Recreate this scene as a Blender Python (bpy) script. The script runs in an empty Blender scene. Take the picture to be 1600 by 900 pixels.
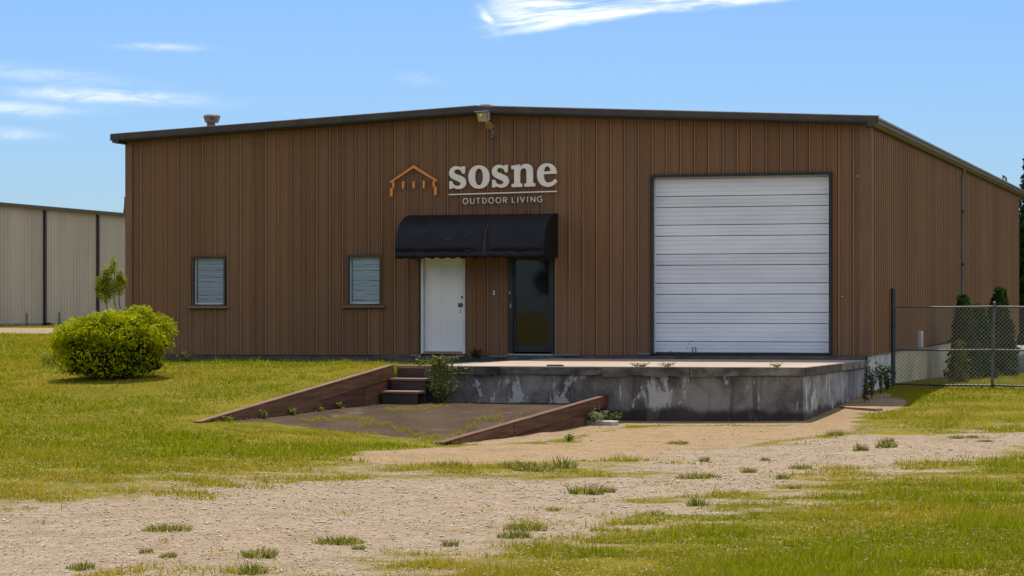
import bpy, bmesh, math, random
import numpy as np
from mathutils import Vector, Matrix

random.seed(7)
rng = np.random.default_rng(11)
scene = bpy.context.scene
col = scene.collection

# ------------------------------------------------------------------ camera
F, CX, HY, CAMZ = 3800.0, 800.0, 488.0, 1.94      # focal length, principal x, horizon row (1600x900 photo), eye height
cam_d = bpy.data.cameras.new('camera'); cam = bpy.data.objects.new('camera', cam_d); col.objects.link(cam)
cam.location = (0, 0, CAMZ); cam.rotation_euler = (math.pi/2, 0, 0)
cam_d.sensor_width = 36; cam_d.lens = F/1600*36; cam_d.shift_y = (HY-450)/1600
cam_d.clip_start = 0.5; cam_d.clip_end = 6000
scene.camera = cam

# ------------------------------------------------------------------ building frame (u right along the front, v into depth)
C0 = (7.303, 50.0)
TT = math.atan(1180/3800); CT, ST = math.cos(TT), math.sin(TT)
def W(u, v, z=0.0): return (C0[0]+u*CT+v*ST, C0[1]-u*ST+v*CT, z)
def UV(x, y):
    dx, dy = x-C0[0], y-C0[1]
    return dx*CT-dy*ST, dx*ST+dy*CT
def front(px, py, v=0.0):            # pixel -> (u, z) on the plane v
    a, b = (px-CX)/F, (HY-py)/F
    Y = (v+C0[0]*ST+C0[1]*CT)/(a*ST+CT)
    u, _ = UV(a*Y, Y)
    return u, CAMZ+b*Y
def sidep(px, py, u=0.0):            # pixel -> (v, z) on the plane u
    a, b = (px-CX)/F, (HY-py)/F
    Y = (u+C0[0]*CT-C0[1]*ST)/(a*CT-ST)
    _, v = UV(a*Y, Y)
    return v, CAMZ+b*Y

# ------------------------------------------------------------------ light
s2 = Vector((-0.18*CT+0.5*ST, 0.18*ST+0.5*CT, 1.0)).normalized()
sun_d = bpy.data.lights.new('sun', 'SUN'); sun = bpy.data.objects.new('sun', sun_d); col.objects.link(sun)
sun_d.energy = 3.3; sun_d.angle = math.radians(0.53); sun_d.color = (1.0, 0.91, 0.78)
sun.rotation_euler = s2.to_track_quat('Z', 'Y').to_euler(); sun.location = (0, 40, 60)

world = bpy.data.worlds.new('World'); scene.world = world; world.use_nodes = True
nt = world.node_tree; nt.nodes.clear()
class NB:
    def __init__(s, nt): s.nt = nt
    def n(s, t, **k):
        o = s.nt.nodes.new(t)
        for a, b in k.items(): setattr(o, a, b)
        return o
    def set(s, sock, v):
        if isinstance(v, bpy.types.NodeSocket): s.nt.links.new(v, sock)
        else: sock.default_value = v
    def m(s, op, a, b=0.0, c=0.0, clamp=False):
        o = s.n('ShaderNodeMath', operation=op, use_clamp=clamp)
        s.set(o.inputs[0], a); s.set(o.inputs[1], b); s.set(o.inputs[2], c)
        return o.outputs[0]
    def ss(s, x, a, b, lo=0.0, hi=1.0):
        o = s.n('ShaderNodeMapRange', interpolation_type='SMOOTHSTEP')
        s.set(o.inputs[0], x); o.inputs[1].default_value = a; o.inputs[2].default_value = b
        o.inputs[3].default_value = lo; o.inputs[4].default_value = hi
        return o.outputs[0]
    def xyz(s, x, y, z):
        o = s.n('ShaderNodeCombineXYZ'); s.set(o.inputs[0], x); s.set(o.inputs[1], y); s.set(o.inputs[2], z); return o.outputs[0]
    def noise(s, vec, scale, detail=3.0, rough=0.5, dist=0.0):
        o = s.n('ShaderNodeTexNoise'); s.set(o.inputs['Vector'], vec)
        o.inputs['Scale'].default_value = scale; o.inputs['Detail'].default_value = detail
        o.inputs['Roughness'].default_value = rough; o.inputs['Distortion'].default_value = dist
        return o.outputs['Fac']
    def mix(s, f, a, b, mode='MIX'):
        o = s.n('ShaderNodeMix', data_type='RGBA', blend_type=mode)
        s.set(o.inputs[0], f); s.set(o.inputs[6], a); s.set(o.inputs[7], b)
        return o.outputs[2]
    def scale(s, vec, sc):
        o = s.n('ShaderNodeVectorMath', operation='MULTIPLY'); s.set(o.inputs[0], vec); o.inputs[1].default_value = sc
        return o.outputs[0]
b = NB(nt)
sky = b.n('ShaderNodeTexSky', sky_type='NISHITA', sun_disc=False)
sky.sun_elevation = math.asin(s2.z); sky.sun_rotation = math.atan2(s2.x, s2.y)
sky.altitude = 0; sky.air_density = 1.0; sky.dust_density = 0.6; sky.ozone_density = 1.5
hs = b.n('ShaderNodeHueSaturation'); hs.inputs['Saturation'].default_value = 1.0; hs.inputs['Value'].default_value = 1.0
nt.links.new(sky.outputs[0], hs.inputs['Color'])
tint = b.mix(1.0, hs.outputs[0], (0.55, 0.77, 1.13, 1), 'MULTIPLY')
d = b.n('ShaderNodeTexCoord').outputs['Generated']
sx = b.n('ShaderNodeSeparateXYZ'); nt.links.new(d, sx.inputs[0])
dx, dy, dz = sx.outputs
ysafe = b.m('MAXIMUM', dy, 0.05)
P = b.m('MULTIPLY', b.m('DIVIDE', dx, ysafe), 3.8); Q = b.m('MULTIPLY', b.m('DIVIDE', dz, ysafe), 3.8)
wob = b.noise(b.xyz(b.m('MULTIPLY', P, 6.0), b.m('MULTIPLY', Q, 14.0), 0.3), 1.0, 4.0, 0.6)
Qw = b.m('ADD', Q, b.m('MULTIPLY', b.m('SUBTRACT', wob, 0.5), 0.024))
wisp = b.noise(b.xyz(b.m('MULTIPLY', P, 14.0), b.m('MULTIPLY', Q, 60.0), 7.0), 1.0, 5.0, 0.65, 0.7)
# the long feathered cirrus over the roof
nn = b.m('SUBTRACT', Qw, b.m('ADD', 0.4325, b.m('MULTIPLY', P, 0.122)))
streak = b.noise(b.xyz(b.m('MULTIPLY', b.m('ADD', P, b.m('MULTIPLY', Q, 2.2)), 3.2), b.m('MULTIPLY', nn, 30.0), 2.0), 1.0, 5.0, 0.62, 0.6)
big = b.m('MULTIPLY', b.ss(nn, 0.0, 0.014), b.ss(nn, 0.10, 0.05))
big = b.m('MULTIPLY', big, b.m('MULTIPLY', b.ss(P, -0.075, 0.03), b.ss(P, 0.62, 0.30)))
big = b.m('MULTIPLY', big, b.ss(streak, 0.34, 0.72))
dens = b.m('MULTIPLY', big, 0.92)
for (p0, q0, wp, wq, k, slope) in [(-.64, .339, .13, .010, .42, -.045), (-.545, .414, .06, .006, .22, -.03), (-.78, .320, .10, .010, .32, -.03),
        (-.80, .281, .06, .007, .28, -.02), (-.76, .372, .15, .012, .16, -.08), (-.036, .458, .014, .011, .7, -1.0), (-.15, .363, .03, .008, .10, -.1), (1.3, .38, .25, .012, .3, .05), (-1.5, .40, .3, .015, .4, .03)]:
    ex = b.m('POWER', b.m('DIVIDE', b.m('SUBTRACT', P, p0), wp), 2.0)
    qq = b.m('SUBTRACT', b.m('SUBTRACT', Qw, q0), b.m('MULTIPLY', b.m('SUBTRACT', P, p0), slope))
    ey = b.m('POWER', b.m('ABSOLUTE', b.m('DIVIDE', qq, wq)), 2.0)
    g = b.m('POWER', 2.71828, b.m('MULTIPLY', b.m('ADD', ex, ey), -1.0))
    g = b.m('MULTIPLY', b.m('MULTIPLY', g, k), b.ss(wisp, 0.3, 0.65, 0.25, 1.15))
    dens = b.m('MAXIMUM', dens, g)
dens = b.m('MULTIPLY', dens, b.ss(dy, 0.05, 0.4))
# extra bright cirrus added above the view to fill the shaded facade
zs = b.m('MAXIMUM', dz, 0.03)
fill_cirrus = b.noise(b.xyz(b.m('DIVIDE', dx, zs), b.m('MULTIPLY', b.m('DIVIDE', dy, zs), 2.4), 5.0), 0.55, 5.0, 0.6, 0.8)
dens = b.m('MAXIMUM', dens, b.m('MULTIPLY', b.m('MULTIPLY', b.ss(fill_cirrus, 0.38, 0.60), 0.92), b.ss(dz, 0.12, 0.26)))
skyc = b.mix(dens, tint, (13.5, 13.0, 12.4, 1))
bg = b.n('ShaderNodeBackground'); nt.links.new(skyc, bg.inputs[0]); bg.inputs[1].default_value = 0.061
wo = b.n('ShaderNodeOutputWorld'); nt.links.new(bg.outputs[0], wo.inputs[0])

vs = scene.view_settings
vs.view_transform = 'Standard'; vs.look = 'None'; vs.gamma = 1.0; vs.use_curve_mapping = False; vs.exposure = 0.88
scene.cycles.max_bounces = 8; scene.cycles.transparent_max_bounces = 12

# ------------------------------------------------------------------ materials
def srgb(r, g, bb):
    f = lambda c: (c/255/12.92) if c/255 <= .04045 else ((c/255+.055)/1.055)**2.4
    return (f(r), f(g), f(bb), 1)
def lin(r, g, bb): return (r, g, bb, 1)
def newmat(name):
    m = bpy.data.materials.new(name); m.use_nodes = True
    t = m.node_tree; p = t.nodes['Principled BSDF']
    return m, NB(t), p
def bump(B, p, h, strength=.3, dist=.02):
    o = B.n('ShaderNodeBump'); o.inputs['Strength'].default_value = strength; o.inputs['Distance'].default_value = dist
    B.nt.links.new(h, o.inputs['Height']); B.nt.links.new(o.outputs[0], p.inputs['Normal'])
def surf(name, c1, c2, scale=3.0, rough=.7, stretch=(1, 1, 1), metallic=0, detail=4, bstr=0.0, rnd=0.0, contrast=(.3, .7), spec=.4, c3=None, s3=.6, r3=(.6, .75), spk=0.0):
    """two-tone noise surface in object space; c3 = blotchy stains; rnd = tone change from piece to piece"""
    m, B, p = newmat(name)
    oc = B.n('ShaderNodeTexCoord').outputs['Object']
    v = B.scale(oc, stretch)
    n = B.noise(v, scale, detail, .6)
    c = B.mix(B.ss(n, *contrast), c1, c2)
    if c3 is not None:
        n3 = B.noise(B.scale(oc, stretch), s3, 5, .65, .5)
        c = B.mix(B.ss(n3, *r3), c, c3)
    if spk:
        n4 = B.noise(oc, 90, 2, .6)
        c = B.mix(B.m('MULTIPLY', B.ss(n4, .35, .65), spk), c, (c1[0]*.5, c1[1]*.5, c1[2]*.5, 1))
    if rnd:
        oi = B.n('ShaderNodeObjectInfo').outputs['Random']
        h = B.n('ShaderNodeHueSaturation'); B.set(h.inputs['Color'], c)
        B.set(h.inputs['Value'], B.m('ADD', 1-rnd, B.m('MULTIPLY', oi, 2*rnd)))
        B.set(h.inputs['Hue'], B.m('ADD', .5-rnd*.06, B.m('MULTIPLY', B.m('FRACT', B.m('MULTIPLY', oi, 7.3)), rnd*.12)))
        c = h.outputs[0]
    B.set(p.inputs['Base Color'], c); p.inputs['Roughness'].default_value = rough; p.inputs['Metallic'].default_value = metallic
    p.inputs['Specular IOR Level'].default_value = spec
    if bstr: bump(B, p, n, bstr)
    return m
M = {}
# brown metal siding: chalky paint, vertical streaks, rust-red and grey fading
def siding_mat():
    m, B, p = newmat('brown_siding_paint')
    oc = B.n('ShaderNodeTexCoord').outputs['Object']
    n1 = B.noise(B.scale(oc, (9, 9, .35)), 1.0, 4, .6)
    n2 = B.noise(B.scale(oc, (.6, .6, .5)), 1.0, 4, .6)
    n3 = B.noise(B.scale(oc, (26, 26, .8)), 1.0, 3, .6)
    c = B.mix(B.ss(n1, .3, .7), lin(.198, .107, .057), lin(.222, .123, .067))
    c = B.mix(B.m('MULTIPLY', B.ss(n2, .45, .7), .55), c, lin(.225, .135, .074))
    c = B.mix(B.m('MULTIPLY', B.ss(n3, .55, .8), .35), c, lin(.115, .058, .030))
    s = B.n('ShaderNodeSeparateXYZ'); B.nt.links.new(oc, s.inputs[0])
    low = B.m('MULTIPLY', B.ss(s.outputs[2], 1.55, 1.0), B.ss(B.noise(oc, 2.2, 4, .6), .4, .7))
    c = B.mix(B.m('MULTIPLY', low, .35), c, lin(.20, .135, .085))
    worn = B.ss(s.outputs[1], -.030, -.044)  # front rib tops painted lighter, a highlight put into the colour
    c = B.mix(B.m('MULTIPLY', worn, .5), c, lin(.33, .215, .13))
    oi = B.n('ShaderNodeObjectInfo').outputs['Random']
    h = B.n('ShaderNodeHueSaturation'); B.set(h.inputs['Color'], c)
    B.set(h.inputs['Value'], B.m('ADD', .90, B.m('MULTIPLY', oi, .20)))
    B.set(h.inputs['Saturation'], B.m('ADD', .95, B.m('MULTIPLY', B.m('FRACT', B.m('MULTIPLY', oi, 5.7)), .1)))
    B.set(p.inputs['Base Color'], h.outputs[0]); p.inputs['Roughness'].default_value = .75
    p.inputs['Specular IOR Level'].default_value = .06
    bump(B, p, B.noise(B.scale(oc, (2, 2, .5)), 1.0, 3, .5), .25, .02)
    return m
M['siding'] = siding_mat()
M['trim_brown'] = surf('brown_trim', lin(.165, .086, .042), lin(.205, .11, .056), 2, .5, (3, 3, .5), rnd=.08)
M['dark_trim'] = surf('dark_bronze_trim', lin(.045, .034, .026), lin(.075, .056, .042), 2.5, .45, (1, 1, 1), rnd=.05)
M['gutter'] = surf('bronze_gutter', lin(.055, .046, .036), lin(.08, .068, .053), 1.5, .5, (1, .4, 1), spec=.3)
M['lip'] = surf('roof_edge_tan', lin(.42, .27, .17), lin(.30, .19, .12), 1.2, .5, (1, 1, 1))
M['roof'] = surf('roof_sheet', lin(.20, .15, .11), lin(.27, .20, .15), 1.5, .5)
M['black_metal'] = surf('black_metal', lin(.012, .013, .015), lin(.022, .023, .026), 5, .4)
M['core'] = surf('dark_interior', lin(.015, .014, .013), lin(.02, .018, .016), 2, .9)
M['white_door'] = surf('white_door_paint', lin(.76, .75, .73), lin(.82, .81, .79), 1.4, .45, (1, 1, .6), c3=lin(.62, .60, .56), s3=1.1, r3=(.58, .8))
M['white_frame'] = surf('white_frame_paint', lin(.55, .56, .57), lin(.68, .69, .70), 3, .5)
M['brass'] = surf('worn_brass', lin(.16, .12, .06), lin(.08, .06, .03), 8, .35, metallic=.8)
M['steel'] = surf('galvanised_steel', lin(.36, .37, .38), lin(.46, .47, .48), 6, .4, metallic=.7)
M['roller'] = surf('white_door_panel_paint', lin(.69, .725, .77), lin(.78, .81, .845), 1.2, .42, (.5, 1, 2.2), rnd=.05, c3=lin(.66, .63, .59), s3=.8, r3=(.55, .85))
M['seam'] = surf('door_seam', lin(.20, .17, .13), lin(.13, .12, .11), 3, .7)
M['blind'] = surf('window_blind', lin(.72, .78, .80), lin(.82, .86, .87), 8, .5, (1, 1, 4))
M['awning'] = surf('black_awning_fabric', lin(.0045, .005, .0075), lin(.008, .009, .0125), 2.5, .55, (1, 1, 1), bstr=.25, spec=.3, c3=lin(.022, .023, .026), s3=1.3, r3=(.62, .85))
M['letter'] = surf('cream_sign_letter', lin(.88, .82, .73), lin(.82, .76, .67), 2.5, .45)
M['small_letter'] = surf('pale_sign_letter', lin(.82, .76, .68), lin(.76, .70, .62), 3, .45)
M['orange'] = surf('orange_sign_paint', lin(.80, .30, .075), lin(.72, .26, .065), 4, .45)
M['lamp_shell'] = surf('lamp_housing', lin(.36, .38, .42), lin(.45, .46, .48), 6, .4, metallic=.4)
M['lamp_face'] = surf('yellowed_lamp_face', lin(.40, .30, .11), lin(.46, .36, .15), 6, .35)
M['lens'] = surf('pale_lens', lin(.6, .6, .62), lin(.7, .7, .7), 6, .2)
M['vent'] = surf('vent_metal', lin(.13, .115, .10), lin(.19, .17, .15), 5, .5, metallic=.3)
M['timber'] = surf('brown_timber', lin(.092, .045, .024), lin(.165, .086, .048), 2.0, .75, (6, .6, 7), rnd=.22, bstr=.3, c3=lin(.07, .028, .013), s3=.7, r3=(.55, .7), detail=5, spec=.15)
M['tread'] = surf('worn_tread', lin(.30, .185, .13), lin(.20, .115, .08), 2, .75, (.7, 6, 6), rnd=.1, bstr=.3, detail=5)
M['riser'] = surf('dark_riser_timber', lin(.042, .029, .023), lin(.075, .052, .042), 2, .75, (.8, 6, 3), rnd=.1, bstr=.3)
M['foliage_stem'] = surf('stem_bark', lin(.10, .07, .045), lin(.15, .11, .07), 10, .9)

def concrete_wall(name, base, dark, pale, amount):
    m, B, p = newmat(name)
    oc = B.n('ShaderNodeTexCoord').outputs['Object']
    n1 = B.noise(oc, 1.3, 6, .65, .4)
    c = B.mix(B.ss(n1, .3, .68), dark, base)
    st = B.noise(B.scale(oc, (5.0, 5.0, .55)), 1.0, 4, .6, .3)
    c = B.mix(B.m('MULTIPLY', B.ss(st, .5, .72), .65), c, (dark[0]*.75, dark[1]*.75, dark[2]*.75, 1))
    fl = B.noise(B.scale(oc, (2.6, 2.6, 1.0)), 1.0, 6, .72, .5)
    c = B.mix(B.m('MULTIPLY', B.ss(fl, *amount), .85), c, pale)
    sp = B.n('ShaderNodeSeparateXYZ'); B.nt.links.new(oc, sp.inputs[0])
    soil = B.ss(B.m('SUBTRACT', sp.outputs[2], B.m('MULTIPLY', B.noise(B.scale(oc, (1.4, 1.4, .6)), 1.0, 5, .65), .55)), .02, -.10)
    c = B.mix(B.m('MULTIPLY', soil, .85), c, lin(.035, .028, .022))
    c = B.mix(B.m('MULTIPLY', B.ss(B.noise(oc, 45, 3, .6), .4, .65), .25), c, (dark[0]*.7, dark[1]*.7, dark[2]*.7, 1))
    B.set(p.inputs['Base Color'], c); p.inputs['Roughness'].default_value = .92; p.inputs['Specular IOR Level'].default_value = .08
    bump(B, p, B.noise(oc, 9, 6, .7), .5, .02)
    return m
M['dock_wall'] = concrete_wall('stained_dock_concrete', lin(.29, .27, .245), lin(.072, .065, .057), lin(.52, .51, .49), (.555, .60))
M['dock_side'] = concrete_wall('streaked_dock_concrete', lin(.36, .36, .36), lin(.15, .148, .145), lin(.55, .56, .57), (.52, .62))
M['edge_beam'] = surf('weathered_edge', lin(.045, .038, .031), lin(.17, .155, .135), 1.6, .85, (2, 2, 3), rnd=.5, bstr=.5, c3=lin(.05, .055, .025), s3=1.2, r3=(.6, .75), detail=6)
M['deck'] = surf('dock_top_concrete', lin(.29, .22, .165), lin(.38, .30, .235), 1.1, .85, (1, 1, 1), bstr=.3, c3=lin(.25, .20, .15), s3=.9, r3=(.55, .72), detail=6, spk=.25)
M['strip'] = surf('dark_base_strip', lin(.055, .055, .052), lin(.11, .108, .10), 1.6, .85, (2, 2, 4), bstr=.4, detail=6, c3=lin(.035, .045, .02), s3=1.0, r3=(.58, .7))
M['found_white'] = surf('whitewashed_foundation', lin(.48, .50, .52), lin(.60, .61, .62), 2.5, .85, (2, 3, .8), bstr=.3, c3=lin(.33, .33, .32), s3=1.0, r3=(.55, .75), detail=5)
M['found_yellow'] = surf('yellowed_foundation', lin(.40, .36, .24), lin(.48, .43, .30), 1.6, .85, (1, 1, 1), bstr=.3, c3=lin(.30, .27, .15), s3=.8, r3=(.5, .75), detail=5)
M['pad'] = surf('worn_ramp_concrete', lin(.046, .029, .016), lin(.085, .056, .034), 1.8, .95, (1, .5, 1), bstr=.4, c3=lin(.17, .125, .08), s3=.8, r3=(.52, .68), detail=7, spk=.7, spec=.1)
M['moss'] = surf('yellow_green_moss', lin(.20, .19, .03), lin(.13, .15, .03), 20, .95)
M['stone'] = surf('pale_stone', lin(.38, .35, .30), lin(.48, .45, .40), 8, .9, bstr=.4)
M['lit_dirt'] = surf('pinkish_lit_dirt', lin(.34, .22, .15), lin(.26, .17, .12), 4, .85, (1, 5, 5), bstr=.4)
M['beige_siding'] = surf('beige_siding', lin(.37, .315, .245), lin(.42, .36, .28), .5, .5, (2, 2, .3), rnd=.06, c3=lin(.35, .28, .21), s3=.3, r3=(.55, .8))
M['far_dark'] = surf('dark_downpipe', lin(.025, .022, .02), lin(.035, .03, .027), 3, .5)
M['far_roof'] = surf('far_roof_edge', lin(.085, .06, .045), lin(.10, .07, .055), 2, .5)
M['far_base'] = surf('far_base_concrete', lin(.14, .13, .12), lin(.20, .185, .165), 1.5, .85)
M['fence'] = surf('weathered_fence_steel', lin(.10, .095, .09), lin(.17, .16, .155), 5, .6, metallic=.2)
M['fence_dark'] = surf('dark_fence_post', lin(.045, .048, .052), lin(.075, .078, .08), 5, .5, metallic=.3)
M['wire'] = surf('fence_wire', lin(.24, .24, .23), lin(.30, .30, .29), 5, .5, metallic=.3)
M['grey_tarp'] = surf('grey_tarpaulin', lin(.10, .105, .11), lin(.15, .155, .16), 3, .6, bstr=.4)
M['rubber'] = surf('dark_rubber', lin(.02, .02, .02), lin(.03, .03, .03), 8, .6)

def glass_mat():
    m, B, p = newmat('window_glass')
    t = B.nt; tr = B.n('ShaderNodeBsdfTransparent'); tr.inputs[0].default_value = (.93, .96, .97, 1)
    gl = B.n('ShaderNodeBsdfGlossy'); gl.inputs['Roughness'].default_value = .02
    fr = B.n('ShaderNodeFresnel'); fr.inputs[0].default_value = 1.5
    mx = B.n('ShaderNodeMixShader'); t.links.new(fr.outputs[0], mx.inputs[0]); t.links.new(tr.outputs[0], mx.inputs[1]); t.links.new(gl.outputs[0], mx.inputs[2])
    t.links.new(mx.outputs[0], t.nodes['Material Output'].inputs[0])
    return m
M['glass'] = glass_mat()
m, B, p = newmat('dark_door_glass'); p.inputs['Base Color'].default_value = (.006, .007, .009, 1); p.inputs['Roughness'].default_value = .03; p.inputs['IOR'].default_value = 1.52
bump(B, p, B.noise(B.n('ShaderNodeTexCoord').outputs['Object'], 1.3, 2, .5), .03, .02)
M['dark_glass'] = m

def leaf_mat(name, rough=.55, trans=.35, spec=.06):
    """foliage tinted by the mesh's own per-vertex leaf colour"""
    m, B, p = newmat(name)
    a = B.n('ShaderNodeAttribute', attribute_name='tint')
    B.set(p.inputs['Base Color'], a.outputs['Color']); p.inputs['Roughness'].default_value = rough; p.inputs['Specular IOR Level'].default_value = spec
    tl = B.n('ShaderNodeBsdfTranslucent'); B.set(tl.inputs[0], a.outputs['Color'])
    mx = B.n('ShaderNodeMixShader'); mx.inputs[0].default_value = trans
    B.nt.links.new(p.outputs[0], mx.inputs[1]); B.nt.links.new(tl.outputs[0], mx.inputs[2])
    B.nt.links.new(mx.outputs[0], B.nt.nodes['Material Output'].inputs[0])
    return m
M['leaf'] = leaf_mat('leaf', .8, .28); M['blade'] = leaf_mat('grass_blade', .85, .4, 0.0)
m, B, p = newmat('tinted_stone'); a = B.n('ShaderNodeAttribute', attribute_name='tint'); B.set(p.inputs['Base Color'], a.outputs['Color']); p.inputs['Roughness'].default_value = .9
M['tint_stone'] = m

def ground_mat():
    m, B, p = newmat('ground_soil_and_turf')
    oc = B.n('ShaderNodeTexCoord').outputs['Object']
    at = B.n('ShaderNodeAttribute', attribute_name='bare').outputs['Fac']
    sa = B.n('ShaderNodeAttribute', attribute_name='sand').outputs['Fac']
    n1 = B.noise(oc, .7, 6, .65, .3); n2 = B.noise(oc, 7, 5, .7); n3 = B.noise(oc, 60, 3, .7)
    turf = B.mix(B.ss(n1, .3, .7), lin(.115, .115, .010), lin(.20, .165, .028))
    turf = B.mix(B.m('MULTIPLY', B.ss(n2, .5, .75), .5), turf, lin(.24, .185, .085))
    grav = B.mix(B.ss(n2, .3, .7), lin(.28, .222, .168), lin(.45, .375, .30))
    vo = B.n('ShaderNodeTexVoronoi'); B.set(vo.inputs['Vector'], oc); vo.inputs['Scale'].default_value = 38
    grav = B.mix(B.m('MULTIPLY', B.ss(vo.outputs['Distance'], .25, .6), .55), grav, lin(.20, .155, .11))
    grav = B.mix(B.m('MULTIPLY', B.ss(n1, .5, .7), .4), grav, lin(.29, .205, .13))
    dirt = B.mix(B.ss(n2, .3, .7), lin(.28, .195, .115), lin(.37, .265, .165))
    dirt = B.mix(B.m('MULTIPLY', B.ss(n3, .45, .65), .45), dirt, lin(.18, .125, .075))
    soil = B.mix(sa, grav, dirt)
    n5 = B.noise(oc, 1.6, 6, .75, .4)
    soil = B.mix(B.m('MULTIPLY', B.ss(n5, .48, .62), .6), soil, lin(.215, .165, .095))
    soil = B.mix(B.m('MULTIPLY', B.ss(B.noise(oc, 24, 4, .75), .54, .66), .45), soil, lin(.17, .125, .085))
    f = B.ss(B.m('ADD', at, B.m('MULTIPLY', B.m('SUBTRACT', B.noise(oc, 3.2, 7, .75), .5), 1.3)), .30, .70)
    B.set(p.inputs['Base Color'], B.mix(f, turf, soil)); p.inputs['Roughness'].default_value = .95; p.inputs['Specular IOR Level'].default_value = 0.0
    bump(B, p, B.m('ADD', n3, B.m('MULTIPLY', vo.outputs['Distance'], .8)), .7, .03)
    return m
M['ground'] = ground_mat()

# ------------------------------------------------------------------ object helpers
ORG = {}
def tag(o, label=None, cat=None, group=None, kind=None):
    if label: o['label'] = label
    if cat: o['category'] = cat
    if group: o['group'] = group
    if kind: o['kind'] = kind
    return o
def thing(name, label, cat, u, v, z, group=None):
    o = bpy.data.objects.new(name, None); col.objects.link(o); o.empty_display_size = .2
    o.location = W(u, v, z); o.rotation_euler = (0, 0, -TT); ORG[o.name] = (u, v, z)
    return tag(o, label, cat, group)
def org(o):
    while o.parent: o = o.parent
    return ORG[o.name]
def link(name, me, mat, parent=None):
    o = bpy.data.objects.new(name, me); col.objects.link(o)
    if me.materials: pass
    else: me.materials.append(mat)
    if parent: o.parent = parent
    return o
class MB:
    """collects boxes, prisms and tubes in the building frame (u, v, z)"""
    def __init__(s): s.v = []; s.f = []
    def add(s, vs, fs):
        k = len(s.v); s.v += [tuple(x) for x in vs]; s.f += [tuple(i+k for i in f) for f in fs]; return s
    def box(s, u0, u1, v0, v1, z0, z1):
        vs = [(x, y, z) for z in (z0, z1) for y in (v0, v1) for x in (u0, u1)]
        return s.add(vs, [(0, 2, 3, 1), (4, 5, 7, 6), (0, 1, 5, 4), (1, 3, 7, 5), (3, 2, 6, 7), (2, 0, 4, 6)])
    def prism(s, poly, axis, a0, a1):
        """poly of 2-D points extruded along axis ('u': poly is (v,z); 'v': poly is (u,z); 'z': poly is (u,v))"""
        n = len(poly)
        mk = {'u': lambda p, a: (a, p[0], p[1]), 'v': lambda p, a: (p[0], a, p[1]), 'z': lambda p, a: (p[0], p[1], a)}[axis]
        vs = [mk(p, a0) for p in poly]+[mk(p, a1) for p in poly]
        fs = [tuple(range(n)), tuple(range(2*n-1, n-1, -1))]+[(i, i+n, (i+1) % n+n, (i+1) % n) for i in range(n)]
        return s.add(vs, fs)
    def tube(s, pts, r, n=8, r1=None):
        pts = [Vector(p) for p in pts]; rings = []; r1 = r if r1 is None else r1
        for i, p in enumerate(pts):
            t = (pts[min(i+1, len(pts)-1)]-pts[max(i-1, 0)]).normalized()
            a = t.cross(Vector((0, 0, 1)) if abs(t.z) < .9 else Vector((1, 0, 0))).normalized(); c = t.cross(a)
            rr = r+(r1-r)*i/max(1, len(pts)-1)
            rings.append([p+a*rr*math.cos(2*math.pi*k/n)+c*rr*math.sin(2*math.pi*k/n) for k in range(n)])
        vs = [x for rg in rings for x in rg]; fs = []
        for i in range(len(pts)-1):
            for k in range(n): fs.append((i*n+k, i*n+(k+1) % n, (i+1)*n+(k+1) % n, (i+1)*n+k))
        fs += [tuple(range(n-1, -1, -1)), tuple((len(pts)-1)*n+k for k in range(n))]
        return s.add(vs, fs)
    def build(s, name, mat, parent=None, bevel=0, smooth=False, origin=None):
        o3 = org(parent) if parent else (origin or (0, 0, 0))
        me = bpy.data.meshes.new(name); me.from_pydata([(x-o3[0], y-o3[1], z-o3[2]) for x, y, z in s.v], [], s.f)
        bm = bmesh.new(); bm.from_mesh(me); bmesh.ops.recalc_face_normals(bm, faces=bm.faces)
        if bevel: bmesh.ops.bevel(bm, geom=list(bm.edges), offset=bevel, segments=2, affect='EDGES', profile=.5)
        bm.to_mesh(me); bm.free()
        if smooth: me.polygons.foreach_set('use_smooth', [True]*len(me.polygons))
        return link(name, me, M[mat] if isinstance(mat, str) else mat, parent)
def tri_object(name, V, Fc, mat, parent=None, tint=None, origin=(0, 0, 0)):
    """numpy vertex / face arrays (world or local) to one mesh with a per-vertex tint"""
    me = bpy.data.meshes.new(name); V = np.asarray(V, dtype=np.float32)-np.asarray(origin, dtype=np.float32); Fc = np.asarray(Fc, dtype=np.int32)
    k = Fc.shape[1]
    me.vertices.add(len(V)); me.vertices.foreach_set('co', V.ravel())
    me.loops.add(Fc.size); me.loops.foreach_set('vertex_index', Fc.ravel())
    me.polygons.add(len(Fc)); me.polygons.foreach_set('loop_start', np.arange(0, Fc.size, k, dtype=np.int32))
    me.update(calc_edges=True)
    if tint is not None:
        at = me.attributes.new('tint', 'FLOAT_COLOR', 'POINT')
        c = np.ones((len(V), 4), dtype=np.float32); c[:, :3] = tint; at.data.foreach_set('color', c.ravel())
    me.validate()
    return link(name, me, M[mat], parent)

# ------------------------------------------------------------------ value noise (numpy)
_perm = rng.random((256, 256)).astype(np.float32)
def vnoise(x, y, sc):
    x = np.asarray(x)*sc; y = np.asarray(y)*sc
    xi = np.floor(x).astype(int); yi = np.floor(y).astype(int); fx = x-xi; fy = y-yi
    fx = fx*fx*(3-2*fx); fy = fy*fy*(3-2*fy); g = lambda a, c: _perm[a % 256, c % 256]
    return (g(xi, yi)*(1-fx)+g(xi+1, yi)*fx)*(1-fy)+(g(xi, yi+1)*(1-fx)+g(xi+1, yi+1)*fx)*fy
def fbm(x, y, sc, o=4): return sum(vnoise(x+17*i, y-9*i, sc*2**i)*.5**i for i in range(o))/sum(.5**i for i in range(o))
def sstep(x, a, c):
    t = np.clip((x-a)/(c-a), 0, 1); return t*t*(3-2*t)

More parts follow.
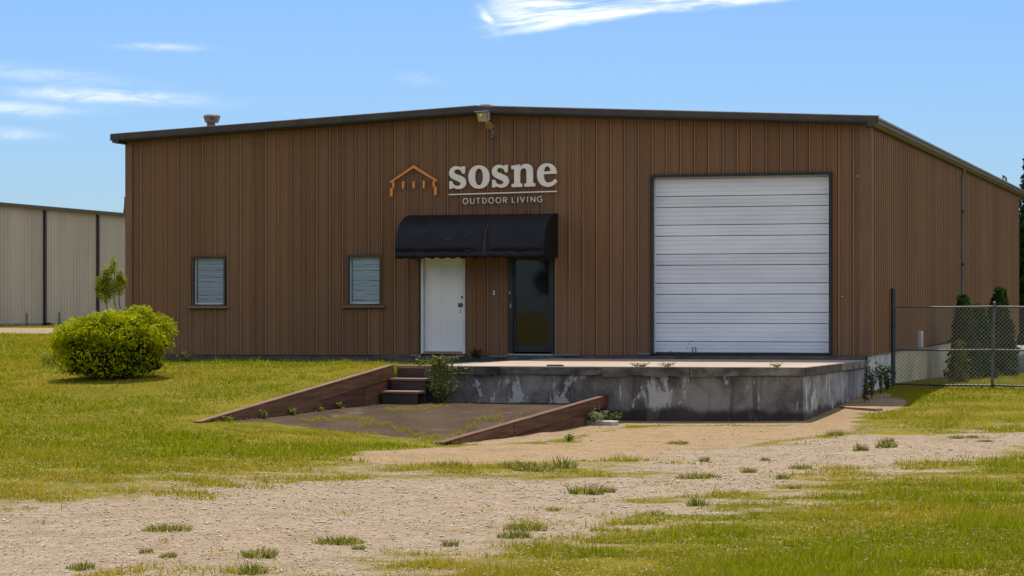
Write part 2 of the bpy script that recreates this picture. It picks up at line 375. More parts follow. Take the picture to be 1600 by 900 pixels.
# ------------------------------------------------------------------ terrain
def PY(px, Y): return UV((px-CX)/F*Y, Y)
common = [(*PY(100, 17), .20), (*PY(800, 17), .20), (*PY(1500, 17), .22), (*PY(800, 25), .10), (*PY(200, 26), .16), (*PY(1500, 26), .12), (7.86, -49.9, .34), (-30, -50, .35), (45, -50, .35), (60, 0, .3)]
Lp = common+[(-7.6, -16.1, .28), (-7.6, -7.6, .95), (-7.6, 0, .76), (-7.6, -4, .86), (-7.6, -12, .61), (-12, -10, .69), (-12, -3.5, .905), (-12, 0, .84), (-16.7, 0, .86), (-17, -10, .66), (-20, -20, .22), (-12, -18, .22), (-7.6, -19, .17),
             (*PY(40, 60), .98), (*PY(40, 80), 1.17), (*PY(40, 104), 1.33), (*PY(-200, 80), 1.17), (-60, 150, 1.35), (-40, 0, .85), (-44, -30, .3)]
Rp = common+[(-3.6, -15.7, .0), (-7.5, -16.1, .27), (-5.5, -16, .12), (-3.6, -8, -.03), (-7.5, -8, .1), (-7.5, -12, .12), (0, -7.2, 0), (-2.5, -7.6, -.03), (.1, -4, .10), (.3, -1, .24), (.4, 3.6, .36), (.3, 12, .30), (.3, 31, .25),
             (6, 3.6, .30), (6, -4, .12), (12, 0, .2), (6, -14, .02), (13, -14, .05), (13, 30, .3), (40, 60, .5), (-7.6, -19, .17)]
def tps(pts):
    A = np.array(pts); n = len(A); X = A[:, :2]
    U = lambda r2: np.where(r2 > 0, r2*np.log(np.maximum(r2, 1e-9)), 0)
    K = U(((X[:, None]-X[None])**2).sum(-1))+np.eye(n)*.5
    Pm = np.hstack([np.ones((n, 1)), X]); S = np.block([[K, Pm], [Pm.T, np.zeros((3, 3))]])
    w = np.linalg.solve(S, np.r_[A[:, 2], 0, 0, 0])
    def f(u, v):
        u = np.asarray(u, float); v = np.asarray(v, float); z = w[n]+w[n+1]*u+w[n+2]*v
        for i in range(n): z = z+w[i]*U((u-X[i, 0])**2+(v-X[i, 1])**2)
        return z
    return f
fL, fR = tps(Lp), tps(Rp)
USEAM = -7.56
def ground(u, v):
    u = np.asarray(u, float); v = np.asarray(v, float)
    uc = np.clip(u, -90, 60); vc = np.clip(v, -60, 150)
    zl, zr = fL(uc, vc), fR(uc, vc)
    wd = np.where(v > -16.1, .05, .05+np.clip(-16.1-v, 0, 4)*1.0)
    w = np.clip((u-USEAM)/wd*.5+.5, 0, 1)
    z = zl*(1-w)+zr*w
    far = sstep(np.hypot(u, v+20), 120, 260)
    z = z*(1-far)+1.15*far
    return np.clip(z, -.4, 1.45)
def gpix(px, py):                 # pixel -> (u, v, z) on the ground
    a, bb = (px-CX)/F, (HY-py)/F; z = .2
    for _ in range(40):
        Y = (z-CAMZ)/bb; u, v = UV(a*Y, Y); z = z*.5+.5*float(ground(u, v))
    return u, v, z

# bare-soil regions: outlines traced on the ground
def poly_uv(pts, z=.1):
    out = []
    for px, py in pts:
        Y = (z-CAMZ)/((HY-py)/F); out.append(UV((px-CX)/F*Y, Y))
    return np.array(out)
track = poly_uv([(-260, 880), (0, 842), (120, 806), (260, 772), (420, 752), (560, 742), (640, 738), (800, 742), (930, 726), (1020, 706), (1130, 684), (1240, 675), (1330, 668), (1450, 672), (1600, 662), (1900, 646),
                 (1900, 668), (1600, 697), (1480, 716), (1350, 744), (1230, 764), (1090, 786), (960, 812), (850, 842), (740, 872), (640, 905), (480, 1010), (-260, 1150)], .12)
sandp = poly_uv([(520, 722), (640, 702), (760, 696), (880, 686), (950, 664), (1080, 662), (1240, 664), (1330, 645), (1345, 662), (1180, 690), (1080, 696), (990, 716), (870, 728), (740, 728), (600, 732)], 0)
def sdf(poly, u, v):
    d = np.full(u.shape, 1e9); inside = np.zeros(u.shape, bool); n = len(poly)
    for i in range(n):
        a, c = poly[i], poly[(i+1) % n]; e = c-a
        t = np.clip(((u-a[0])*e[0]+(v-a[1])*e[1])/(e@e), 0, 1)
        d = np.minimum(d, np.hypot(u-a[0]-t*e[0], v-a[1]-t*e[1]))
        cond = ((a[1] > v) != (c[1] > v)) & (u < (c[0]-a[0])*(v-a[1])/(c[1]-a[1]+1e-12)+a[0])
        inside ^= cond
    return np.where(inside, d, -d)
LANE_V = sorted([PY(0, 80)[1], PY(0, 100)[1]])
lane0, lane1 = gpix(0, 522), gpix(0, 512.5)
def masks(u, v):
    n = fbm(u, v, .45, 5)-.5; n2 = fbm(u+50, v-20, 1.8, 4)-.5
    st = sdf(track, u, v)+n*4.2+n2*2.6
    ss_ = sdf(sandp, u, v)+n*.7+n2*.8
    bt = sstep(st, -2.4, 1.5); bs = sstep(ss_, -.35, .35)
    bare = np.maximum(bt*.92, bs)
    # worn turf left of the track
    x, y = C0[0]+u*CT+v*ST, C0[1]-u*ST+v*CT
    worn = sstep(sdf(track, u, v)+n*7, -6.5, .5)*.58*sstep(u, 8, -2)
    bare = np.maximum(bare, worn+n2*.25*(worn > .05))
    # the lane in front of the neighbour
    lane = sstep(y+n*3, lane0y, lane0y+2)*sstep(y+n*2, lane1y+2, lane1y)*(u < -18)
    bare = np.maximum(bare, lane)
    # worn dirt along the dock's right side
    foot = (u > -3.6) & (u < .5); footm = sstep(v-(-7.0+u*.12)+n*1.2, -1.3, -.5)*foot*(v < 0); bare = np.maximum(bare, footm); bs = np.maximum(bs, footm)
    ck_ = sstep(np.abs(u+3.4)+n*1.2, .9, .3)*(v > -15.8)*(v < -7); bare = np.maximum(bare, ck_*.8); bs = np.maximum(bs, ck_*.8)
    mound = np.exp(-((u-.75)/.5)**2-((v+3.0)/2.2)**2); bare = np.maximum(bare, sstep(mound+n*.5, .3, .7))
    sand = np.clip(np.maximum(bs, mound)-bt*.4, 0, 1)
    return np.clip(bare, 0, 1), np.clip(sand+lane*.3, 0, 1)
lane0y = W(lane0[0], lane0[1])[1]; lane1y = W(lane1[0], lane1[1])[1]

def axis(lo, hi, step, out, extra=()):
    a = list(np.arange(lo, hi+1e-6, step)); g = step
    x = hi
    while x < out: g *= 1.22; x += g; a.append(x)
    g = step; x = lo
    while x > -out: g *= 1.22; x -= g; a.append(x)
    return np.array(sorted(set([round(float(i), 4) for i in a]+list(extra))))
au = axis(-24, 16, .16, 2600, (USEAM-.03, USEAM, USEAM+.03)); av = axis(-46, 16, .16, 2600)
GU, GV = np.meshgrid(au, av); gu, gv = GU.ravel(), GV.ravel()
gb, gs = masks(gu, gv)
gz = ground(gu, gv)+(fbm(gu, gv, 1.1, 3)-.5)*.045*(gv < -9)*(np.abs(gu-USEAM) > .2)
gx, gy = C0[0]+gu*CT+gv*ST, C0[1]-gu*ST+gv*CT
nu, nv = len(au), len(av)
ii = (np.arange(nv-1)[:, None]*nu+np.arange(nu-1)[None]).ravel()
g_o = tri_object('ground', np.c_[gx, gy, gz], np.c_[ii, ii+1, ii+nu+1, ii+nu], 'ground')
g_o['kind'] = 'structure'
for nm, arr in (('bare', gb), ('sand', gs)):
    a = g_o.data.attributes.new(nm, 'FLOAT', 'POINT'); a.data.foreach_set('value', arr.astype(np.float32))
g_o.data.polygons.foreach_set('use_smooth', [True]*len(g_o.data.polygons))

# ------------------------------------------------------------------ the warehouse
WID = 16.73; DEP = 31.09; ZR, ZE = 6.36, 5.95; FL = 1.07
ridge_u = -WID/2
def rooftop(u): return ZR-(ZR-ZE)*abs(u-ridge_u)/(WID/2)
def zbase(u): return 1.045+u*.0035
def zbase_side(v): return 1.045+.0117*min(v, 15)
bld = thing('warehouse', 'low brown ribbed metal warehouse with a wide gable front and white loading door', 'warehouse', 0, 0, 0)

# openings in the front wall, read off the photo
def rect(x0, x1, y0, y1):
    u0, z1 = front(x0, y0); u1, _ = front(x1, y0); _, z0 = front((x0+x1)/2, y1); _, z1 = front((x0+x1)/2, y0)
    return [u0, u1, z0, z1]
win1 = rect(302, 353.5, 402, 478.5); win2 = rect(544, 597, 400, 477.5)
wd = rect(659, 727.5, 400, 553); wd[2] = 1.0; wd[3] = FL+2.12
gd = rect(795, 866, 400, 553); gd[2] = 1.0; gd[3] = FL+2.12
rd = rect(1017, 1300.5, 271, 553); rd[2] = 1.0
opens = [win1, win2, wd, gd, rd]
PITCH = WID/55
RIBP = [(0, .004), (.010, .004), (.016, .048), (.040, .048), (.058, .012), (.135, .012), (.14, .017), (.155, .017), (.16, .012), (.225, .012), (.23, .017), (.245, .017), (.25, .012), (PITCH, .012)]
def prof(x):
    for (a, h), (c, k) in zip(RIBP, RIBP[1:]):
        if a <= x <= c: return h+(k-h)*(x-a)/max(c-a, 1e-9)
    return .012
def panel_piece(ua, ub, u_start, zb_f, zt_f, parent=bld):
    xs = [ua-u_start]+[x for x, _ in RIBP if ua-u_start+1e-4 < x < ub-u_start-1e-4]+[ub-u_start]
    n = len(xs); mb = MB(); vs = []
    for zf in (zb_f, zt_f):
        for x in xs: vs.append((u_start+x, -prof(x), zf(u_start+x)))
        for x in reversed(xs): vs.append((u_start+x, 0.0, zf(u_start+x)))
    k = 2*n
    fs = [(i, (i+1) % k, (i+1) % k+k, i+k) for i in range(k)]
    for r in range(n-1):
        fs.append((r, r+1, k-2-r, k-1-r)); fs.append((r+k, r+1+k, k-2-r+k, k-1-r+k))
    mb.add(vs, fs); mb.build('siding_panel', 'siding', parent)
for i in range(55):
    a, c = -WID+i*PITCH, -WID+(i+1)*PITCH
    cuts = sorted({a, c}|{x for o in opens for x in (o[0], o[1]) if a+.012 < x < c-.012})
    for p0, p1 in zip(cuts, cuts[1:]):
        mid = (p0+p1)/2; top = lambda u: rooftop(u)-.10
        hit = [o for o in opens if o[0] < mid < o[1]]
        g0, g1 = p0+(.001 if p0 == a else 0), p1-(.009 if p1 == c else 0)
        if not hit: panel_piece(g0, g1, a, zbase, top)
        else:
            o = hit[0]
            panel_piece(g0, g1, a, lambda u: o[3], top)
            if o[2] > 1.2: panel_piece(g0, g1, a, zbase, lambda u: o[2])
# right side wall: three-rib sheets
NSP = 34; SW = DEP/NSP
for i in range(NSP):
    v0 = i*SW+.002; v1 = (i+1)*SW-.002; mb = MB(); r = SW/3
    pts = []
    for k in range(3):
        o = v0+k*r
        pts += [(o, .004), (o+.085, .004), (o+.10, .092), (o+r-.012, .092)]
    pts.append((v1, .092))
    poly = [(h, v) for v, h in pts]+[(0, v1), (0, v0)]
    n = len(poly); zb, zt = zbase_side(i*SW), ZE-.12
    vs = [(p[0], p[1], zb) for p in poly]+[(p[0], p[1], zt) for p in poly]
    fs = [(q, (q+1) % n, (q+1) % n+n, q+n) for q in range(n)]+[tuple(range(n)), tuple(range(2*n-1, n-1, -1))]
    mb.add(vs, fs).build('siding_panel', 'siding', bld)
# corner trims and body
for (u0, u1, nm) in ((-.10, .072, 'corner_trim'), (-WID-.05, -WID+.10, 'corner_trim')):
    mb = MB()
    if u1 > 0: mb.prism([(-.16, -.058), (.105, -.058), (.105, .02), (.014, .02), (.014, -.013), (-.16, -.013)], 'z', zbase(0)-.012, ZE-.105)
    else: mb.prism([(-WID-.05, -.056), (-WID+.12, -.056), (-WID+.12, -.013), (-WID-.012, -.013), (-WID-.012, .2), (-WID-.05, .2)], 'z', zbase(-WID)-.012, ZE-.105)
    mb.build(nm, 'trim_brown', bld, bevel=.006)
MB().prism([(-WID+.02, .6), (-WID+.02, ZE-.06), (ridge_u, ZR-.06), (-.02, ZE-.06), (-.02, .6)], 'v', .42, DEP-.02).build('inner_wall', 'core', bld)
MB().box(-WID-.012, -WID, .0, DEP, 1.0, ZE-.1).build('side_wall', 'siding', bld)
MB().prism([(-WID, 1.0), (-WID, ZE-.1), (ridge_u, ZR-.1), (-.002, ZE-.1), (-.002, 1.0)], 'v', DEP, DEP+.03).build('rear_wall', 'siding', bld)
# foundation
MB().prism([(-WID, 0.2), (-WID, zbase(-WID)-.004), (-.004, zbase(0)-.004), (-.004, -.2)], 'v', .012, .40).build('foundation', 'strip', bld)
vF = sidep(1392, 560)[0]; vY = sidep(1491, 560)[0]
MB().prism([(.015, -.3), (.015, 1.04), (vF, zbase_side(vF)-.004), (vF, -.2)], 'u', -.35, .03).build('foundation_side', 'found_white', bld)
MB().prism([(vF+.002, -.2), (vF+.002, zbase_side(vF)-.004), (DEP, zbase_side(DEP)-.004), (DEP, -.2)], 'u', -.35, .026).build('foundation_side', 'found_yellow', bld)
# dark step strip along the wall foot above the dock and loose flashing pieces
MB().prism([(-10.6, .6), (-10.6, 1.0), (-.03, 1.036), (-.03, .6)], 'v', -.16, .008).build('base_strip', 'strip', bld, bevel=.008)
for x0, x1, y in ((641, 657, 555), (712, 726, 555.5), (764, 792, 556), (866, 906, 553.5), (995, 1016, 552)):
    u0, z = front(x0, y, -.18); u1, _ = front(x1, y, -.18)
    MB().box(u0, u1, -.20, -.164, z-.03, z+.012).build('flashing', 'far_base', bld, bevel=.003)
# roof
OV = .26
for sgn in (-1, 1):
    ue = ridge_u+sgn*(WID/2+OV); ze = rooftop(ue)
    mb = MB().prism([(ridge_u, ZR-.045), (ue, ze-.045), (ue, ze-.002), (ridge_u, ZR-.002)], 'v', -.30, DEP+.75); mb.build('roof_slope', 'roof', bld)
    # rake trim: face board, drip return, shadow board
    uo = ue+sgn*.02
    MB().prism([(ridge_u, ZR-.115), (uo, rooftop(uo)-.115), (uo, rooftop(uo)+.012), (ridge_u, ZR+.012)], 'v', -.345, -.302).build('rake_trim', 'dark_trim', bld, bevel=.006)
    MB().prism([(ridge_u, ZR-.132), (uo, rooftop(uo)-.132), (uo, rooftop(uo)-.117), (ridge_u, ZR-.117)], 'v', -.36, -.30).build('rake_lip', 'gutter', bld)
    MB().prism([(ridge_u, ZR-.165), (uo-sgn*.2, rooftop(uo-sgn*.2)-.165), (uo-sgn*.2, rooftop(uo-sgn*.2)-.05), (ridge_u, ZR-.05)], 'v', -.298, -.05).build('soffit', 'far_dark', bld)
    us = ue-sgn*.0
    MB().prism([(ridge_u, ZR+.014), (uo, rooftop(uo)+.014), (uo, rooftop(uo)+.022), (ridge_u, ZR+.022)], 'v', -.33, -.12).build('roof_edge', 'lip', bld)
    # gutter along the eave
    prof2 = [(0, -.20), (.11, -.20), (.17, -.12), (.17, -.02), (.19, -.02), (.19, .0), (.155, .0), (.155, -.11), (.10, -.185), (.0, -.185)]
    base = 0.06 if sgn > 0 else -WID-.06
    MB().prism([(base+sgn*a, ZE-.01+h) for a, h in prof2], 'v', -.34, DEP+.8).build('gutter', 'gutter', bld)
    MB().box(min(base, base-sgn*.05), max(base, base-sgn*.05), -.29, DEP+.7, ZE-.21, ZE-.055).build('eave_board', 'far_dark', bld)
    e0, e1 = sorted((base, base+sgn*.165))
    MB().box(e0, e1, -.352, -.346, ZE-.20, ZE-.01).build('gutter_end', 'gutter', bld)
# downspout on the right wall
vd = sidep(1496.5, 400)[0]
MB().tube([(.16, vd, ZE-.20), (.16, vd, ZE-.32), (.115, vd, ZE-.48), (.115, vd, 1.9), (.115, vd, .34)], .038, 10).build('downspout', 'far_base', bld)
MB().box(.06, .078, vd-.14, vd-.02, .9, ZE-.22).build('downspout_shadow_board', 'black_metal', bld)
for z in (1.6, 3.2, 4.6): MB().box(.056, .19, vd-.08, vd+.08, z, z+.04).build('downspout_strap', 'dark_trim', bld)
MB().tube([(-WID-.11, .25, ZE-.2), (-WID-.10, .25, 3.4), (-WID-.10, .25, .8)], .03, 8).build('downspout', 'dark_trim', bld)

# windows
def window(o, name):
    u0, u1, z0, z1 = o; w = MB().box(u0, u0+.035, -.075, .16, z0, z1).box(u1-.035, u1, -.075, .16, z0, z1).box(u0+.036, u1-.036, -.075, .16, z1-.035, z1).box(u0+.036, u1-.036, -.075, .16, z0, z0+.04).build(name, 'dark_trim', bld)
    i0, i1, j0, j1 = u0+.037, u1-.037, z0+.042, z1-.037
    MB().box(i0, i0+.03, .02, .06, j0, j1).box(i1-.02, i1, .02, .06, j0, j1).box(i0+.031, i1-.021, .02, .06, j0, j0+.03).box(i0+.031, i1-.021, .02, .06, j1-.018, j1).build('sash', 'white_frame', w)
    MB().box(i0+.03, i1-.02, .034, .04, j0+.03, j1-.018).build('pane', 'glass', w)
    MB().box(i0, i1, .14, .155, j0, j1).build('backing', 'core', w)
    n = 22; hh = (j1-j0-.06)/n
    me = None
    for k in range(n):
        zc = j0+.035+(k+.5)*hh; jit = random.uniform(-.004, .004)
        mb = MB(); a = random.uniform(.30, .62); dv, dzz = .026*math.cos(a), hh*random.uniform(.39, .46)
        vv = .066
        sag = [random.uniform(-.006, .006) for _ in range(5)]; uu = np.linspace(i0+.045, i1-.03, 5); vs = []; fs = []
        for q in range(5):
            zz = zc+jit+sag[q]*(1 if q in (1, 2, 3) else .3)
            vs += [(uu[q], vv-dv*.6, zz-dzz), (uu[q], vv+dv*.6, zz+dzz), (uu[q], vv+dv*.6+.002, zz+dzz-.001), (uu[q], vv-dv*.6+.002, zz-dzz-.001)]
        for q in range(4):
            for e in range(4): fs.append((q*4+e, q*4+(e+1) % 4, q*4+4+(e+1) % 4, q*4+4+e))
        fs += [(0, 1, 2, 3), (16, 17, 18, 19)]
        mb.add(vs, fs).build('blind_slat', 'blind', w)
    MB().box(u0-.10, u1+.08, -.075, -.0, z0-.04, z0-.003).build('sill', 'siding', w, bevel=.006)
    MB().box(u0-.11, u1+.09, -.108, -.05, z0-.052, z0-.042).build('sill_drip', 'dark_trim', w)
    MB().box(u0-.01, u1+.01, -.09, -.05, z1+.001, z1+.03).build('head_flashing', 'dark_trim', w)
window(win1, 'window'); window(win2, 'window')

# white steel door with six faint panels
u0, u1, z0, z1 = wd
door = MB().box(u0+.055, u1-.055, .03, .075, FL+.02, z1-.055).build('door', 'white_door', bld, bevel=.004)
MB().box(u0, u0+.05, -.05, .10, FL-.03, z1).box(u1-.05, u1, -.05, .10, FL-.03, z1).box(u0+.051, u1-.051, -.05, .10, z1-.05, z1).build('door_frame', 'white_frame', door, bevel=.004)
MB().box(u0-.055, u0-.002, -.03, .05, FL-.03, z1).build('door_jamb_gap', 'core', door)
MB().box(u0+.05, u1-.05, -.04, .12, FL-.035, FL+.012).build('threshold', 'tread', door)
dw = u1-u0-.11
for (a, c) in ((.14, .44), (.56, .86)):
    for (zz0, zz1) in ((.20, .86), (.98, 1.60), (1.70, 1.92)):
        x0, x1, y0, y1 = u0+.055+dw*a, u0+.055+dw*c, FL+zz0, FL+zz1; t = .012
        MB().box(x0, x1, .026, .031, y0, y0+t).box(x0, x1, .026, .031, y1-t, y1).box(x0, x0+t, .026, .031, y0+t, y1-t).box(x1-t, x1, .026, .031, y0+t, y1-t).build('panel_moulding', 'white_door', door)
def knob(px, py, v, r, name, mat, parent, ln=.05):
    u, z = front(px, py, v); MB().tube([(u, v+.01, z), (u, v-.012, z)], r*1.35, 12).tube([(u, v-.012, z), (u, v-ln*.5, z)], r*.5, 10).tube([(u, v-ln*.5, z), (u, v-ln*.75, z), (u, v-ln, z)], r, 12, r*.6).build(name, mat, parent)
knob(721, 476.5, .026, .032, 'door_knob', 'brass', door, .07); knob(723, 464.5, .026, .026, 'deadbolt', 'brass', door, .035)
u, z = front(718, 477, .02); MB().box(u-.03, u+.02, .008, .027, z-.045, z+.045).build('lock_plate', 'brass', door, bevel=.004)
for py in (484.5, 488): knob(719, py, .027, .010, 'screw_hole', 'seam', door, .012)
for py in (430, 480, 541):
    _, z = front(662, py); MB().tube([(u0+.05, .024, z-.045), (u0+.05, .024, z+.045)], .011, 8).build('hinge', 'steel', door)

# glass door with black frame
u0, u1, z0, z1 = gd
gdo = MB().box(u0, u0+.11, -.06, .06, FL-.02, z1).box(u1-.055, u1, -.06, .06, FL-.02, z1).box(u0+.111, u1-.056, -.06, .06, z1-.06, z1).build('glass_door', 'black_metal', bld, bevel=.004)
MB().box(u0+.115, u0+.16, -.02, .03, FL+.02, z1-.065).box(u1-.12, u1-.06, -.02, .03, FL+.02, z1-.065).box(u0+.161, u1-.121, -.02, .03, FL+.02, FL+.16).box(u0+.161, u1-.121, -.02, .03, z1-.13, z1-.065).build('leaf_frame', 'black_metal', gdo, bevel=.003)
MB().box(u0+.158, u1-.118, 0, .008, FL+.158, z1-.128).build('pane', 'dark_glass', gdo)
MB().box(u0, u1, -.09, .10, FL-.05, FL-.021).build('threshold', 'steel', gdo)
for (px, py, h) in ((796.5, 457.5, .06), (798, 478, .09)):
    u, z = front(px, py, -.07); MB().box(u-.012, u+.012, -.085, -.062, z-h/2, z+h/2).build('lock_plate', 'steel', gdo, bevel=.003)
u, z = front(803, 478, -.03); MB().tube([(u0+.14, -.022, z-.16), (u0+.14, -.07, z-.16), (u0+.14, -.07, z+.16), (u0+.14, -.022, z+.16)], .011, 8).build('pull_handle', 'black_metal', gdo)

# sectional loading door
u0, u1, z0, z1 = rd
rdo = MB().box(u0, u0+.06, -.085, .20, FL-.03, z1).box(u1-.06, u1, -.085, .20, FL-.03, z1).box(u0+.061, u1-.061, -.085, .20, z1-.055, z1).build('loading_door', 'black_metal', bld, bevel=.005)
MB().box(u0+.061, u0+.075, .04, .12, FL, z1-.056).box(u1-.075, u1-.061, .04, .12, FL, z1-.056).build('side_seal', 'white_frame', rdo)
zz = FL+.02; ztop = z1-.056; bands = []; k = 0
while zz < ztop-.02:
    h = .232 if k % 2 == 0 else .382
    if k in (9, 11, 13): h *= .98
    bands.append((zz, min(zz+h, ztop))); zz += h; k += 1
for (a, c) in bands:
    n = 3 if c-a > .3 else 2
    poly = [(.14, a+.007), (.108, a+.007), (.10, a+.016)]
    for q in range(1, n+1):
        zc = a+(c-a)*q/(n+1); poly += [(.10, zc-.011), (.113, zc-.005), (.113, zc+.005), (.10, zc+.011)]
    poly += [(.10, c-.016), (.108, c-.007), (.14, c-.007)]
    n_ = len(poly); mb = MB()
    # thin front skin made of quads between the profile points
    vs = []; us = np.linspace(u0+.076, u1-.076, 9)
    for uq in us:
        wv = .0035*math.sin(uq*2.3+a*3)
        vs += [(uq, p[0]+(wv if 1 < i < n_-2 else 0), p[1]) for i, p in enumerate(poly)]
    fs = [(q*n_+i, q*n_+i+1, (q+1)*n_+i+1, (q+1)*n_+i) for q in range(8) for i in range(n_-1)]
    fs += [(q*n_, (q+1)*n_, (q+1)*n_+n_-1, q*n_+n_-1) for q in range(8)]
    fs += [tuple(range(n_)), tuple(8*n_+i for i in range(n_))]
    mb.add(vs, fs).build('door_panel', 'roller', rdo)
MB().box(u0+.062, u1-.062, .142, .19, FL, ztop).build('backing', 'seam', rdo)
MB().box(u0+.062, u1-.062, .07, .135, FL-.03, FL+.018).build('bottom_seal', 'rubber', rdo)
for (px, py, h) in ((1047.5, 549.5, .05), (1074, 543, 0), (1082, 546.5, .13), (1087, 546.5, .11), (1076, 537, 0), (1079, 533, 0)):
    u, z = front(px, py, .09)
    MB().box(u-.009, u+.009, .088, .099, z-max(h/2, .012), z+max(h/2, .012)).build('latch_mark', 'seam', rdo)
# row of screws down the panel right of the loading door
for (px, py) in ((1316, 463), (1340, 275), (1352, 300)):
    u, z = front(px, py, -.05); MB().tube([(u, -.02, z), (u, -.052, z)], .016, 8).build('screw', 'steel', bld)

# ------------------------------------------------------------------ doorbell between the doors
u, z = front(772.5, 457.5, -.02)
t = thing('doorbell', 'tiny pale switch box on the brown wall between the two doors', 'doorbell', u, -.012, z-.06)
MB().box(u-.035, u+.035, -.045, -.012, z-.06, z+.06).build('case', 'vent', t, bevel=.005)
MB().box(u-.02, u+.02, -.056, -.045, z+.008, z+.045).build('button', 'lens', t); MB().box(u-.02, u+.02, -.056, -.045, z-.045, z-.008).build('button', 'lens', t)

# ------------------------------------------------------------------ awning
ua, zt = front(645, 337, 0); ub, _ = front(872.5, 334, 0); PR, ZB = 1.12, 3.235
ztop = 4.05
aw = thing('awning', 'black fabric barrel awning with scalloped edge over the two doors', 'awning', (ua+ub)/2, -.05, 3.08)
NU, NA = 56, 14
def arc(a): return -.05-(PR-.05)*math.sin(a)**.92, ZB+(ztop-ZB)*math.cos(a)**.92
vs, fs = [], []
for i in range(NU+1):
    f = i/NU; u = ua+(ub-ua)*f
    seg = (f*5.0) % 1.0; sagm = math.sin(seg*math.pi)
    for j in range(NA+1):
        a = math.pi/2*j/NA; v, z = arc(min(a, math.pi/2-1e-4)); k = math.sin(2*a)*.028*sagm+.012*math.sin(f*31+j*.7)*math.sin(a)*(math.sin(f*9)**2)
        if .52 < f < .66: k += .09*math.sin((f-.52)/.14*math.pi)*math.sin(a)**3
        vs.append((u, v+k, z-k))
for i in range(NU):
    for j in range(NA): fs.append((i*(NA+1)+j, i*(NA+1)+j+1, (i+1)*(NA+1)+j+1, (i+1)*(NA+1)+j))
cn = MB().add(vs, fs).build('canopy', 'awning', aw, smooth=True)
sm = cn.modifiers.new('thickness', 'SOLIDIFY'); sm.thickness = .006
vs, fs = [], []; NV = 168
for i in range(NV+1):
    u = ua+(ub-ua)*i/NV; sc = abs(math.sin(math.pi*i/NV*14)); w = .012*math.sin(i*.35)+.006*math.sin(i*.9)
    vs += [(u, -PR+.0, ZB+.004), (u, -PR-.012+w, ZB-.08), (u, -PR-.006+w*1.5, ZB-.125-.035*sc)]
for i in range(NV): fs += [(3*i, 3*i+1, 3*i+4, 3*i+3), (3*i+1, 3*i+2, 3*i+5, 3*i+4)]
vl = MB().add(vs, fs).build('valance', 'awning', aw, smooth=True); sm = vl.modifiers.new('thickness', 'SOLIDIFY'); sm.thickness = .005
for u, sgn in ((ua, -1), (ub, 1)):
    poly = [arc(min(math.pi/2*j/NA, math.pi/2-1e-4)) for j in range(NA+1)]+[(-PR, ZB-.13), (-.05, ZB-.13)]
    MB().prism(poly, 'u', u+sgn*.001, u+sgn*.007).build('end_panel', 'awning', aw)
MB().tube([(ua+.02, -PR+.03, ZB-.01), (ub-.02, -PR+.03, ZB-.01)], .013, 8).tube([(ua+.02, -.07, ztop-.03), (ub-.02, -.07, ztop-.03)], .013, 8).tube([(ua+.02, -.07, ZB-.05), (ua+.02, -PR+.03, ZB-.01)], .013, 8).tube([(ub-.02, -.07, ZB-.05), (ub-.02, -PR+.03, ZB-.01)], .013, 8).build('frame', 'dark_trim', aw)
for f in (.2, .4, .6, .8):
    u = ua+(ub-ua)*f; MB().tube([(u, *[x*s for x, s in zip((arc(math.pi/2*j/8*.999)[0]+.03, arc(math.pi/2*j/8*.999)[1]-.03), (1, 1))]) for j in range(9)], .011, 6).build('rib', 'dark_trim', aw)
# scuffs torn into the fabric
for (px, py, w, h) in ((701, 373.5, .15, .008), (726, 368, .01, .04), (731, 391.5, .10, .008), (760, 395, .012, .035), (817, 388, .02, .02)):
    a_ = math.radians(62); u, z = front(px, py, -1.06)
    if z > ZB: 
        # find the canopy height at this row
        best = min(range(200), key=lambda q: abs(front(px, py, arc(math.pi/2*q/200)[0])[1]-arc(math.pi/2*q/200)[1])); v, z = arc(math.pi/2*best/200); u, _ = front(px, py, v)
        MB().box(u-w/2, u+w/2, v-.022, v-.006, z-h/2, z+h/2).build('scuff', 'vent', aw, bevel=.002)
    else:
        MB().box(u-w/2, u+w/2, -PR-.034, -PR-.02, z-h/2, z+h/2).build('scuff', 'vent', aw, bevel=.002)

# ------------------------------------------------------------------ sign
SV = -.10
u, z = front(740, 305, SV)
sign = thing('shop_sign', 'raised cream slab serif lettering with orange gabled roof emblem above the awning', 'sign', u, -.047, 4.35)
def flat_letter(name, loops, mat, sx, ox, oy, v0=SV, depth=.055):
    cu = bpy.data.curves.new(name, 'CURVE'); cu.dimensions = '2D'; cu.fill_mode = 'BOTH'; cu.extrude = depth/2; cu.bevel_depth = .003
    for lp in loops:
        sp = cu.splines.new('POLY'); sp.points.add(len(lp)-1); sp.use_cyclic_u = True
        for q, (x, y) in enumerate(lp):
            u, z = front(ox+x/sx, oy+y/sx, v0); sp.points[q].co = (u, z, 0, 1)
    tmp = bpy.data.objects.new(name, cu); dg = bpy.context.evaluated_depsgraph_get()
    col.objects.link(tmp); dg.update(); me = bpy.data.meshes.new_from_object(tmp.evaluated_get(dg)); bpy.data.objects.remove(tmp)
    o3 = org(sign); me.materials.clear()
    for vt in me.vertices: c = vt.co.copy(); vt.co = (c.x-o3[0], v0+depth/2-c.z-o3[1], c.y-o3[2])
    me.flip_normals(); me.name = name
    return link(name, me, M[mat], sign)
def chaikin(pts, sharp):
    out = []; n = len(pts)
    for i, p in enumerate(pts):
        if i in sharp: out.append(p)
        else:
            a, c = pts[i-1], pts[(i+1) % n]
            out += [(p[0]*.75+a[0]*.25, p[1]*.75+a[1]*.25), (p[0]*.75+c[0]*.25, p[1]*.75+c[1]*.25)]
    return out
